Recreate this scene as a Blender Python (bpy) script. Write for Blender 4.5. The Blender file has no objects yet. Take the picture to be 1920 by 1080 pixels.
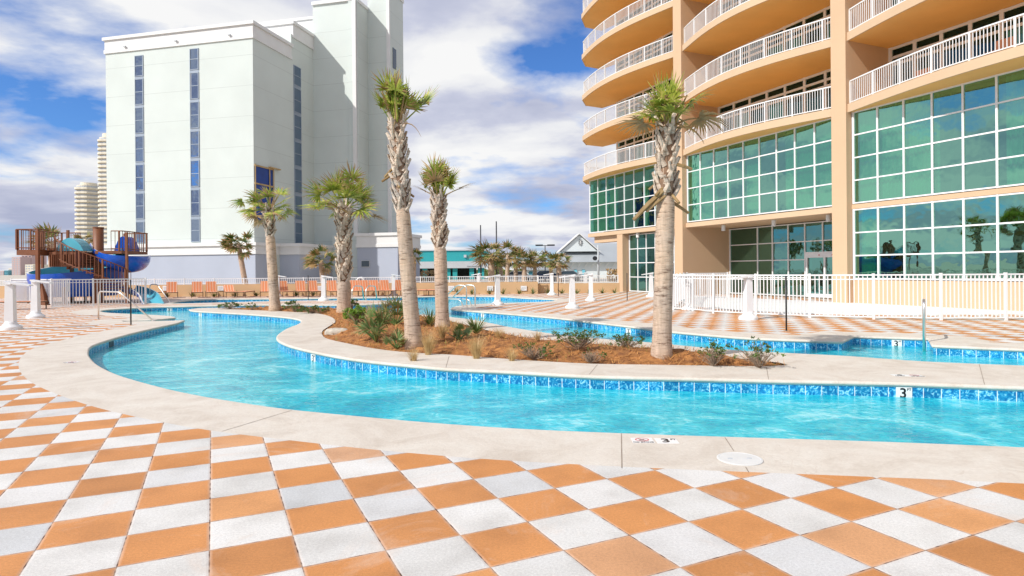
import bpy, math, random
from math import sin, cos, pi, radians, sqrt, atan2
from mathutils import Vector, Matrix
from mathutils.geometry import delaunay_2d_cdt
random.seed(7)
SC = bpy.context.scene
COL = SC.collection
# ------------------------------------------------------------------ camera model (measured from the paving grid)
F = 1176.8; YH = 506.04; TILE = 0.457; H = 3.51383 * TILE; ROLL = -0.0083146
CR, SR = cos(ROLL), sin(ROLL)
def und(px, py):
    dx, dy = px - 960, py - YH
    return dx * CR + dy * SR, -dx * SR + dy * CR
def G(px, py, z=0.0):
    x, y = und(px, py); Y = F * (H - z) / y
    return Vector((x * Y / F, Y, z))
def D(px, py, Y):
    x, y = und(px, py)
    return Vector((x * Y / F, Y, H - y * Y / F))

# ------------------------------------------------------------------ materials
MATS = {}
def new_mat(name):
    m = bpy.data.materials.new(name); m.use_nodes = True
    nt = m.node_tree; b = nt.nodes['Principled BSDF']
    MATS[name] = m
    return m, nt, b
def N(nt, t, **kw):
    n = nt.nodes.new(t)
    for k, v in kw.items():
        if k.startswith('i_'):
            n.inputs[k[2:].replace('_', ' ')].default_value = v
        else:
            setattr(n, k, v)
    return n
def ramp(nt, src, stops):
    r = N(nt, 'ShaderNodeValToRGB')
    e = r.color_ramp.elements
    while len(e) < len(stops): e.new(0.5)
    for i, (p, c) in enumerate(stops):
        e[i].position = p; e[i].color = (c[0], c[1], c[2], 1)
    nt.links.new(src, r.inputs[0])
    return r
def mat(name, col, rough=0.6, var=0.12, scale=3.0, bump=0.0, bscale=40.0, metal=0.0, col2=None, spec=0.5, detail=4.0):
    m, nt, b = new_mat(name)
    tc = N(nt, 'ShaderNodeTexCoord')
    no = N(nt, 'ShaderNodeTexNoise'); no.inputs['Scale'].default_value = scale; no.inputs['Detail'].default_value = detail
    nt.links.new(tc.outputs['Object'], no.inputs['Vector'])
    c2 = col2 if col2 else tuple(max(0, c * (1 - 2 * var)) for c in col)
    r = ramp(nt, no.outputs['Fac'], [(0.3, c2), (0.7, col)])
    nt.links.new(r.outputs[0], b.inputs['Base Color'])
    b.inputs['Roughness'].default_value = rough; b.inputs['Metallic'].default_value = metal
    b.inputs['Specular IOR Level'].default_value = spec
    if bump > 0:
        n2 = N(nt, 'ShaderNodeTexNoise'); n2.inputs['Scale'].default_value = bscale; n2.inputs['Detail'].default_value = 3
        nt.links.new(tc.outputs['Object'], n2.inputs['Vector'])
        bp = N(nt, 'ShaderNodeBump'); bp.inputs['Strength'].default_value = bump; bp.inputs['Distance'].default_value = 0.02
        nt.links.new(n2.outputs['Fac'], bp.inputs['Height']); nt.links.new(bp.outputs[0], b.inputs['Normal'])
    return m
def M_(nt, op, a, b=None, c=None):
    n = N(nt, 'ShaderNodeMath', operation=op)
    for i, v in enumerate((a, b, c)):
        if v is None: continue
        if isinstance(v, (int, float)): n.inputs[i].default_value = v
        else: nt.links.new(v, n.inputs[i])
    return n.outputs[0]
def mixc(nt, fac, a, b, blend='MIX'):
    n = N(nt, 'ShaderNodeMix', data_type='RGBA', blend_type=blend)
    for s, v in (('Factor', fac), ('A', a), ('B', b)):
        sock = [i for i in n.inputs if i.name == s and (i.type == 'RGBA' or s == 'Factor' and i.type == 'VALUE')][0]
        if isinstance(v, (int, float)): sock.default_value = v
        elif isinstance(v, tuple): sock.default_value = (v[0], v[1], v[2], 1)
        else: nt.links.new(v, sock)
    return [o for o in n.outputs if o.type == 'RGBA'][0]

def make_paver():
    m, nt, b = new_mat('pavers')
    tc = N(nt, 'ShaderNodeTexCoord'); sp = N(nt, 'ShaderNodeSeparateXYZ'); nt.links.new(tc.outputs['Object'], sp.inputs[0])
    th = 0.4450037; ox, oy = -4.28418437 * TILE, 8.8367 * TILE
    x = M_(nt, 'SUBTRACT', sp.outputs[0], ox); y = M_(nt, 'SUBTRACT', sp.outputs[1], oy)
    U = M_(nt, 'DIVIDE', M_(nt, 'ADD', M_(nt, 'MULTIPLY', x, cos(th)), M_(nt, 'MULTIPLY', y, sin(th))), TILE)
    V = M_(nt, 'DIVIDE', M_(nt, 'SUBTRACT', M_(nt, 'MULTIPLY', y, cos(th)), M_(nt, 'MULTIPLY', x, sin(th))), TILE)
    fu, fv = M_(nt, 'FLOOR', U), M_(nt, 'FLOOR', V)
    par = M_(nt, 'FLOORED_MODULO', M_(nt, 'ADD', fu, fv), 2.0)      # 0 = terracotta
    cb = N(nt, 'ShaderNodeCombineXYZ'); nt.links.new(fu, cb.inputs[0]); nt.links.new(fv, cb.inputs[1])
    wn = N(nt, 'ShaderNodeTexWhiteNoise', noise_dimensions='2D'); nt.links.new(cb.outputs[0], wn.inputs['Vector'])
    # distance to the joint
    au = M_(nt, 'ABSOLUTE', M_(nt, 'SUBTRACT', M_(nt, 'FRACT', U), 0.5)); av = M_(nt, 'ABSOLUTE', M_(nt, 'SUBTRACT', M_(nt, 'FRACT', V), 0.5))
    edge = M_(nt, 'SUBTRACT', 0.5, M_(nt, 'MAXIMUM', au, av))
    wob = N(nt, 'ShaderNodeTexNoise'); wob.inputs['Scale'].default_value = 14; nt.links.new(tc.outputs['Object'], wob.inputs['Vector'])
    edgew = M_(nt, 'ADD', edge, M_(nt, 'MULTIPLY', M_(nt, 'SUBTRACT', wob.outputs['Fac'], 0.5), 0.010))
    joint = M_(nt, 'LESS_THAN', edgew, 0.0075)
    rim = M_(nt, 'SUBTRACT', 1.0, M_(nt, 'SMOOTH_MIN', M_(nt, 'MULTIPLY', edgew, 22.0), 1.0, 0.1))
    n1 = N(nt, 'ShaderNodeTexNoise'); n1.inputs['Scale'].default_value = 2.2; n1.inputs['Detail'].default_value = 6; nt.links.new(tc.outputs['Object'], n1.inputs['Vector'])
    n2 = N(nt, 'ShaderNodeTexNoise'); n2.inputs['Scale'].default_value = 190; n2.inputs['Detail'].default_value = 2; nt.links.new(tc.outputs['Object'], n2.inputs['Vector'])
    vo = N(nt, 'ShaderNodeTexVoronoi'); vo.inputs['Scale'].default_value = 45; nt.links.new(tc.outputs['Object'], vo.inputs['Vector'])
    terra = ramp(nt, wn.outputs['Value'], [(0.0, (0.45, 0.195, 0.062)), (0.35, (0.56, 0.245, 0.080)), (0.7, (0.53, 0.225, 0.066)), (0.85, (0.60, 0.28, 0.10)), (1.0, (0.56, 0.32, 0.18))]).outputs[0]
    white = ramp(nt, wn.outputs['Value'], [(0.0, (0.57, 0.565, 0.54)), (0.6, (0.65, 0.64, 0.61)), (0.85, (0.61, 0.60, 0.58)), (1.0, (0.50, 0.51, 0.51))]).outputs[0]
    c = mixc(nt, par, terra, white)
    g = ramp(nt, n1.outputs['Fac'], [(0.25, (0.80, 0.79, 0.78)), (0.5, (1.0, 1.0, 1.0)), (0.75, (1.10, 1.11, 1.13))]).outputs[0]
    c = mixc(nt, 1.0, c, g, 'MULTIPLY')
    n4 = N(nt, 'ShaderNodeTexNoise'); n4.inputs['Scale'].default_value = 60; n4.inputs['Detail'].default_value = 4; n4.inputs['Roughness'].default_value = 0.7; nt.links.new(tc.outputs['Object'], n4.inputs['Vector'])
    g4 = ramp(nt, n4.outputs['Fac'], [(0.3, (0.84, 0.84, 0.84)), (0.7, (1.13, 1.13, 1.13))]).outputs[0]
    c = mixc(nt, 1.0, c, g4, 'MULTIPLY')
    n5 = N(nt, 'ShaderNodeTexNoise'); n5.inputs['Scale'].default_value = 1.1; n5.inputs['Detail'].default_value = 7; n5.inputs['Roughness'].default_value = 0.7; n5.inputs['Distortion'].default_value = 1.0; nt.links.new(tc.outputs['Object'], n5.inputs['Vector'])
    eff = M_(nt, 'MULTIPLY', ramp(nt, n5.outputs['Fac'], [(0.56, (0, 0, 0)), (0.68, (1, 1, 1))]).outputs[0], 0.35)
    c = mixc(nt, eff, c, (0.64, 0.50, 0.40))
    g2 = ramp(nt, n2.outputs['Fac'], [(0.3, (0.86, 0.86, 0.86)), (0.7, (1.1, 1.1, 1.1))]).outputs[0]
    c = mixc(nt, 1.0, c, g2, 'MULTIPLY')
    pit = M_(nt, 'MULTIPLY', M_(nt, 'LESS_THAN', vo.outputs['Distance'], 0.09), 0.35)
    c = mixc(nt, pit, c, (0.35, 0.22, 0.14))
    rimm = M_(nt, 'MULTIPLY', M_(nt, 'MAXIMUM', rim, 0.0), M_(nt, 'MULTIPLY', n1.outputs['Fac'], 0.75))
    c = mixc(nt, rimm, c, (0.66, 0.52, 0.44))
    jc = ramp(nt, wob.outputs['Fac'], [(0.35, (0.10, 0.05, 0.03)), (0.6, (0.42, 0.30, 0.22))]).outputs[0]
    c = mixc(nt, joint, c, jc)
    nt.links.new(c, b.inputs['Base Color']); b.inputs['Roughness'].default_value = 0.72
    hgt = M_(nt, 'ADD', M_(nt, 'MULTIPLY', n2.outputs['Fac'], 0.10), M_(nt, 'MINIMUM', M_(nt, 'MULTIPLY', edgew, 30.0), 1.0))
    hgt = M_(nt, 'ADD', hgt, M_(nt, 'MULTIPLY', wn.outputs['Value'], 0.25))
    bp = N(nt, 'ShaderNodeBump'); bp.inputs['Strength'].default_value = 0.35; bp.inputs['Distance'].default_value = 0.006
    nt.links.new(hgt, bp.inputs['Height']); nt.links.new(bp.outputs[0], b.inputs['Normal'])
    return m
def make_coping():
    m, nt, b = new_mat('coping')
    tc = N(nt, 'ShaderNodeTexCoord')
    n1 = N(nt, 'ShaderNodeTexNoise'); n1.inputs['Scale'].default_value = 1.1; n1.inputs['Detail'].default_value = 8; n1.inputs['Roughness'].default_value = 0.65
    n1.inputs['Distortion'].default_value = 1.6
    nt.links.new(tc.outputs['Object'], n1.inputs['Vector'])
    n2 = N(nt, 'ShaderNodeTexNoise'); n2.inputs['Scale'].default_value = 28; n2.inputs['Detail'].default_value = 4; n2.inputs['Distortion'].default_value = 1.0
    nt.links.new(tc.outputs['Object'], n2.inputs['Vector'])
    r = ramp(nt, n1.outputs['Fac'], [(0.28, (0.50, 0.44, 0.37)), (0.5, (0.60, 0.55, 0.48)), (0.72, (0.65, 0.615, 0.55))])
    g = ramp(nt, n2.outputs['Fac'], [(0.3, (0.93, 0.92, 0.91)), (0.7, (1.04, 1.04, 1.04))])
    c = mixc(nt, 1.0, r.outputs[0], g.outputs[0], 'MULTIPLY')
    vein = N(nt, 'ShaderNodeTexNoise'); vein.inputs['Scale'].default_value = 0.9; vein.inputs['Detail'].default_value = 3; vein.inputs['Distortion'].default_value = 2.5
    nt.links.new(tc.outputs['Object'], vein.inputs['Vector'])
    vm = M_(nt, 'LESS_THAN', M_(nt, 'ABSOLUTE', M_(nt, 'SUBTRACT', vein.outputs['Fac'], 0.5)), 0.0028)
    c = mixc(nt, M_(nt, 'MULTIPLY', vm, 0.30), c, (0.46, 0.38, 0.30))
    nt.links.new(c, b.inputs['Base Color']); b.inputs['Roughness'].default_value = 0.75
    bp = N(nt, 'ShaderNodeBump'); bp.inputs['Strength'].default_value = 0.3; bp.inputs['Distance'].default_value = 0.01
    nt.links.new(n2.outputs['Fac'], bp.inputs['Height']); nt.links.new(bp.outputs[0], b.inputs['Normal'])
    return m
def make_tile():
    m, nt, b = new_mat('pool_tile')
    uv = N(nt, 'ShaderNodeUVMap'); sp = N(nt, 'ShaderNodeSeparateXYZ'); nt.links.new(uv.outputs[0], sp.inputs[0])
    T = 0.218
    u = M_(nt, 'DIVIDE', sp.outputs[0], T)
    e = M_(nt, 'SUBTRACT', 0.5, M_(nt, 'ABSOLUTE', M_(nt, 'SUBTRACT', M_(nt, 'FRACT', u), 0.5)))
    j = M_(nt, 'MAXIMUM', M_(nt, 'LESS_THAN', e, 0.022), M_(nt, 'GREATER_THAN', sp.outputs[1], -0.068))
    tcx = N(nt, 'ShaderNodeTexCoord')
    no = N(nt, 'ShaderNodeTexNoise'); no.inputs['Scale'].default_value = 13; no.inputs['Detail'].default_value = 4; no.inputs['Distortion'].default_value = 2.2
    nt.links.new(tcx.outputs['Object'], no.inputs['Vector'])
    wn = N(nt, 'ShaderNodeTexWhiteNoise', noise_dimensions='1D'); nt.links.new(M_(nt, 'FLOOR', u), wn.inputs['W'])
    c = ramp(nt, no.outputs['Fac'], [(0.38, (0.008, 0.14, 0.36)), (0.5, (0.012, 0.25, 0.50)), (0.58, (0.06, 0.40, 0.64)), (0.65, (0.32, 0.66, 0.80))]).outputs[0]
    gg = ramp(nt, wn.outputs['Value'], [(0.0, (0.8, 0.8, 0.8)), (1.0, (1.15, 1.15, 1.15))]).outputs[0]
    c = mixc(nt, 1.0, c, gg, 'MULTIPLY')
    c = mixc(nt, j, c, (0.72, 0.76, 0.78))
    # plaster below the waterline tile
    low = M_(nt, 'LESS_THAN', sp.outputs[1], -0.262)
    c = mixc(nt, low, c, (0.35, 0.75, 0.82))
    nt.links.new(c, b.inputs['Base Color']); b.inputs['Roughness'].default_value = 0.18
    return m
def make_water():
    m, nt, b = new_mat('water')
    tc = N(nt, 'ShaderNodeTexCoord'); mp = N(nt, 'ShaderNodeMapping'); mp.inputs['Rotation'].default_value = (0, 0, -0.25); mp.inputs['Scale'].default_value = (1.0, 1.25, 1)
    nt.links.new(tc.outputs['Object'], mp.inputs[0])
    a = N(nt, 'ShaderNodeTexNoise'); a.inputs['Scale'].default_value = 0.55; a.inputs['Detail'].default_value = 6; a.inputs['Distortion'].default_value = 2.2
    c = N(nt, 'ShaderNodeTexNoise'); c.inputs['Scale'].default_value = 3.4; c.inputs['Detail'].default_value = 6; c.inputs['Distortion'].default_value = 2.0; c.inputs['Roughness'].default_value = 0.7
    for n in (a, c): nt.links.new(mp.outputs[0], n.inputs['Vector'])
    # water body colour: milky aeration plus painted caustic light streaks over turquoise
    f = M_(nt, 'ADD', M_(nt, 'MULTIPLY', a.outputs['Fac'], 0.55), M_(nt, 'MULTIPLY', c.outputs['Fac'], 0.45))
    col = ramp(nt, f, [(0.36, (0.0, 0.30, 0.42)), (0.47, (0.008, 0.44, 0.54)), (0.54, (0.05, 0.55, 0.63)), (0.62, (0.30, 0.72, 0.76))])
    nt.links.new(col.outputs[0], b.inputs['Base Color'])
    b.inputs['Roughness'].default_value = 0.04; b.inputs['IOR'].default_value = 1.33
    w = N(nt, 'ShaderNodeTexNoise'); w.inputs['Scale'].default_value = 5.5; w.inputs['Detail'].default_value = 5; w.inputs['Distortion'].default_value = 1.2
    nt.links.new(mp.outputs[0], w.inputs['Vector'])
    bp = N(nt, 'ShaderNodeBump'); bp.inputs['Strength'].default_value = 0.45; bp.inputs['Distance'].default_value = 0.05
    nt.links.new(w.outputs['Fac'], bp.inputs['Height']); nt.links.new(bp.outputs[0], b.inputs['Normal'])
    return m
def make_glass(name, trans, gl, fac, bumpy=0.02):
    m, nt, b = new_mat(name); nt.nodes.remove(b)
    out = nt.nodes['Material Output']
    t = N(nt, 'ShaderNodeBsdfTransparent'); t.inputs[0].default_value = (*trans, 1)
    g = N(nt, 'ShaderNodeBsdfGlossy'); g.inputs['Color'].default_value = (*gl, 1); g.inputs['Roughness'].default_value = 0.015
    mx = N(nt, 'ShaderNodeMixShader'); mx.inputs[0].default_value = fac
    nt.links.new(t.outputs[0], mx.inputs[1]); nt.links.new(g.outputs[0], mx.inputs[2]); nt.links.new(mx.outputs[0], out.inputs['Surface'])
    tc = N(nt, 'ShaderNodeTexCoord'); no = N(nt, 'ShaderNodeTexNoise'); no.inputs['Scale'].default_value = 1.3; nt.links.new(tc.outputs['Object'], no.inputs['Vector'])
    bp = N(nt, 'ShaderNodeBump'); bp.inputs['Strength'].default_value = 0.25; bp.inputs['Distance'].default_value = bumpy
    nt.links.new(no.outputs['Fac'], bp.inputs['Height']); nt.links.new(bp.outputs[0], g.inputs['Normal'])
    return m
def make_stucco(name, col, floor=2.87, line=0.05, lcol=0.8):
    m = mat(name, col, rough=0.85, var=0.035, scale=0.35, bump=0.25, bscale=9)
    nt = m.node_tree; b = nt.nodes['Principled BSDF']
    src = b.inputs['Base Color'].links[0].from_socket
    tc = N(nt, 'ShaderNodeTexCoord'); sp = N(nt, 'ShaderNodeSeparateXYZ'); nt.links.new(tc.outputs['Object'], sp.inputs[0])
    fr = M_(nt, 'FRACT', M_(nt, 'DIVIDE', M_(nt, 'ADD', sp.outputs[2], 0.9), floor))
    ln = M_(nt, 'LESS_THAN', fr, line / floor)
    c = mixc(nt, ln, src, tuple(v * lcol for v in col))
    nt.links.new(c, b.inputs['Base Color'])
    return m
def make_stripe():
    m, nt, b = new_mat('orange_stripe')
    tc = N(nt, 'ShaderNodeTexCoord'); sp = N(nt, 'ShaderNodeSeparateXYZ'); nt.links.new(tc.outputs['Object'], sp.inputs[0])
    s = M_(nt, 'FRACT', M_(nt, 'MULTIPLY', M_(nt, 'ADD', sp.outputs[0], 0.33), 6.0))
    r = ramp(nt, s, [(0.0, (0.70, 0.25, 0.11)), (0.45, (0.72, 0.28, 0.13)), (0.5, (0.80, 0.56, 0.40)), (0.7, (0.45, 0.15, 0.07)), (0.82, (0.70, 0.26, 0.12))])
    r.color_ramp.interpolation = 'CONSTANT'
    nt.links.new(r.outputs[0], b.inputs['Base Color']); b.inputs['Roughness'].default_value = 0.85
    return m
def make_trunk(name, c1, c2):
    m, nt, b = new_mat(name)
    tc = N(nt, 'ShaderNodeTexCoord'); mp = N(nt, 'ShaderNodeMapping'); mp.inputs['Scale'].default_value = (1.6, 1.6, 9)
    nt.links.new(tc.outputs['Object'], mp.inputs[0])
    n1 = N(nt, 'ShaderNodeTexNoise'); n1.inputs['Scale'].default_value = 3; n1.inputs['Detail'].default_value = 6; n1.inputs['Roughness'].default_value = 0.7; nt.links.new(mp.outputs[0], n1.inputs['Vector'])
    mp2 = N(nt, 'ShaderNodeMapping'); mp2.inputs['Scale'].default_value = (14, 14, 2.0); nt.links.new(tc.outputs['Object'], mp2.inputs[0])
    n2 = N(nt, 'ShaderNodeTexNoise'); n2.inputs['Scale'].default_value = 1.5; n2.inputs['Detail'].default_value = 5; nt.links.new(mp2.outputs[0], n2.inputs['Vector'])
    n3 = N(nt, 'ShaderNodeTexNoise'); n3.inputs['Scale'].default_value = 1.3; nt.links.new(tc.outputs['Object'], n3.inputs['Vector'])
    r = ramp(nt, n1.outputs['Fac'], [(0.34, c2), (0.46, c1), (0.75, tuple(min(1, v * 1.22) for v in c1))])
    g = ramp(nt, n2.outputs['Fac'], [(0.3, (0.82, 0.80, 0.78)), (0.7, (1.08, 1.08, 1.08))])
    c = mixc(nt, 1.0, r.outputs[0], g.outputs[0], 'MULTIPLY')
    g3 = ramp(nt, n3.outputs['Fac'], [(0.35, (0.88, 0.88, 0.9)), (0.65, (1.06, 1.0, 0.92))])
    c = mixc(nt, 1.0, c, g3.outputs[0], 'MULTIPLY')
    nt.links.new(c, b.inputs['Base Color']); b.inputs['Roughness'].default_value = 0.9
    bp = N(nt, 'ShaderNodeBump'); bp.inputs['Strength'].default_value = 0.8; bp.inputs['Distance'].default_value = 0.03
    nt.links.new(n1.outputs['Fac'], bp.inputs['Height']); nt.links.new(bp.outputs[0], b.inputs['Normal'])
    return m
def leaf_mat(name, stops, scale=1.6):
    m, nt, b = new_mat(name)
    tc = N(nt, 'ShaderNodeTexCoord'); no = N(nt, 'ShaderNodeTexNoise'); no.inputs['Scale'].default_value = scale; no.inputs['Detail'].default_value = 5; no.inputs['Roughness'].default_value = 0.75
    nt.links.new(tc.outputs['Object'], no.inputs['Vector'])
    r = ramp(nt, no.outputs['Fac'], stops)
    nt.links.new(r.outputs[0], b.inputs['Base Color']); b.inputs['Roughness'].default_value = 0.45
    tr = N(nt, 'ShaderNodeBsdfTranslucent'); nt.links.new(r.outputs[0], tr.inputs[0])
    mx = N(nt, 'ShaderNodeMixShader'); mx.inputs[0].default_value = 0.3
    nt.links.new(b.outputs[0], mx.inputs[1]); nt.links.new(tr.outputs[0], mx.inputs[2])
    nt.links.new(mx.outputs[0], nt.nodes['Material Output'].inputs['Surface'])
    return m

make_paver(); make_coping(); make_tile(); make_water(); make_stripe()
make_glass('green_glass', (0.15, 0.50, 0.34), (0.40, 0.82, 0.68), 0.5)
make_glass('dark_glass', (0.05, 0.16, 0.14), (0.25, 0.55, 0.50), 0.55)
make_glass('balcony_glass', (0.42, 0.62, 0.60), (0.20, 0.42, 0.42), 0.12)
make_glass('blue_glass', (0.06, 0.13, 0.25), (0.42, 0.52, 0.68), 0.6, 0.05)
make_stucco('hotel_white', (0.595, 0.655, 0.63)); make_stucco('hotel_blue', (0.40, 0.44, 0.53), 30, 0.01)
mat('trim_white', (0.70, 0.705, 0.70), 0.6, 0.03, 1.0)
mat('white_paint', (0.76, 0.77, 0.78), 0.35, 0.03, 2.0)
mat('peach', (0.57, 0.395, 0.25), 0.85, 0.03, 0.5, 0.15, 14)
mat('peach_trim', (0.575, 0.415, 0.27), 0.85, 0.03, 0.5)
mat('soffit', (0.80, 0.47, 0.16), 0.85, 0.05, 0.6)
mat('curtain', (0.74, 0.80, 0.62), 0.9, 0.04, 2)
mat('curtain_teal', (0.45, 0.66, 0.62), 0.9, 0.06, 2)
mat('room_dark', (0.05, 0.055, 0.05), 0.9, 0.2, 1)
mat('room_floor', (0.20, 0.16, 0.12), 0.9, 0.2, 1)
mat('tan_wall', (0.60, 0.40, 0.22), 0.85, 0.06, 0.6, 0.15, 12)
mat('steel', (0.82, 0.78, 0.72), 0.38, 0.05, 3, metal=1.0)
mat('black_metal', (0.012, 0.012, 0.015), 0.4, 0.1, 3)
mat('bronze', (0.13, 0.075, 0.04), 0.6, 0.1, 6)
mat('brown_paint', (0.21, 0.070, 0.025), 0.55, 0.12, 2)
mat('slide_blue', (0.008, 0.09, 0.50), 0.25, 0.08, 1)
mat('slide_cyan', (0.10, 0.43, 0.55), 0.25, 0.06, 1)
mat('mulch', (0.48, 0.21, 0.06), 0.95, 0.3, 7, 1.0, 45, col2=(0.16, 0.06, 0.02))
mat('pine_needle', (0.66, 0.33, 0.10), 0.8, 0.3, 5, col2=(0.28, 0.11, 0.035))
mat('white_pad', (0.74, 0.75, 0.75), 0.7, 0.03, 1)
mat('sand', (0.55, 0.50, 0.42), 0.95, 0.12, 0.05)
mat('rock', (0.60, 0.54, 0.45), 0.9, 0.2, 6, 0.5, 20)
mat('joint_dark', (0.36, 0.29, 0.23), 0.9, 0.2, 6)
mat('marker_white', (0.80, 0.80, 0.79), 0.3, 0.03, 6)
mat('marker_black', (0.012, 0.012, 0.012), 0.4, 0.1, 6)
mat('marker_red', (0.62, 0.03, 0.05), 0.4, 0.1, 6)
mat('cream', (0.74, 0.68, 0.55), 0.8, 0.05, 0.05)
mat('pink_far', (0.55, 0.40, 0.38), 0.8, 0.05, 0.02)
mat('grey_far', (0.42, 0.45, 0.50), 0.8, 0.05, 0.02)
mat('dark_window', (0.05, 0.08, 0.11), 0.15, 0.1, 0.4)
mat('teal_wall', (0.02, 0.34, 0.36), 0.7, 0.06, 0.3)
mat('spandrel_blue', (0.30, 0.36, 0.44), 0.5, 0.05, 1)
mat('grey_roof', (0.36, 0.39, 0.41), 0.55, 0.06, 0.4)
mat('light_grey', (0.50, 0.53, 0.56), 0.7, 0.05, 0.4)
mat('pale_siding', (0.66, 0.72, 0.74), 0.8, 0.04, 0.3)
mat('shutter_blue', (0.12, 0.42, 0.52), 0.6, 0.06, 1)
mat('wood_frame', (0.55, 0.38, 0.18), 0.8, 0.15, 2)
mat('blue_sheet', (0.012, 0.055, 0.30), 0.5, 0.2, 0.9)
mat('car_white', (0.75, 0.76, 0.78), 0.2, 0.02, 1); mat('car_silver', (0.35, 0.38, 0.42), 0.25, 0.02, 1, metal=0.5); mat('car_blue', (0.03, 0.06, 0.16), 0.2, 0.02, 1)
mat('tyre', (0.02, 0.02, 0.02), 0.8, 0.1, 3)
mat('lid_white', (0.66, 0.665, 0.65), 0.5, 0.04, 5)
make_trunk('palm_bark', (0.52, 0.405, 0.315), (0.17, 0.10, 0.065))
make_trunk('palm_boot', (0.58, 0.50, 0.42), (0.30, 0.20, 0.13))
mat('boot_core', (0.30, 0.18, 0.11), 0.9, 0.3, 5)
leaf_mat('palm_leaf', [(0.28, (0.05, 0.11, 0.012)), (0.42, (0.17, 0.25, 0.025)), (0.53, (0.38, 0.43, 0.06)), (0.66, (0.62, 0.55, 0.17))], 4.5)
leaf_mat('palm_dry', [(0.3, (0.30, 0.18, 0.07)), (0.7, (0.52, 0.37, 0.18))])
leaf_mat('far_leaf', [(0.32, (0.028, 0.065, 0.015)), (0.48, (0.11, 0.16, 0.03)), (0.66, (0.34, 0.28, 0.08))], 1.2)
leaf_mat('shrub_leaf', [(0.3, (0.045, 0.10, 0.018)), (0.7, (0.16, 0.23, 0.045))], 6)
leaf_mat('lime_leaf', [(0.3, (0.10, 0.22, 0.02)), (0.7, (0.26, 0.42, 0.05))], 6)
leaf_mat('palmetto_leaf', [(0.3, (0.06, 0.12, 0.03)), (0.5, (0.16, 0.24, 0.07)), (0.7, (0.42, 0.36, 0.14))], 3)
leaf_mat('weed', [(0.3, (0.20, 0.24, 0.04)), (0.7, (0.48, 0.40, 0.12))], 3)
leaf_mat('dry_grass', [(0.3, (0.46, 0.31, 0.12)), (0.7, (0.72, 0.55, 0.28))], 4)
mat('twig', (0.33, 0.24, 0.17), 0.9, 0.2, 8)
mat('treeline', (0.055, 0.075, 0.03), 0.95, 0.4, 0.35, 1.0, 2, col2=(0.02, 0.03, 0.012))

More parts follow.
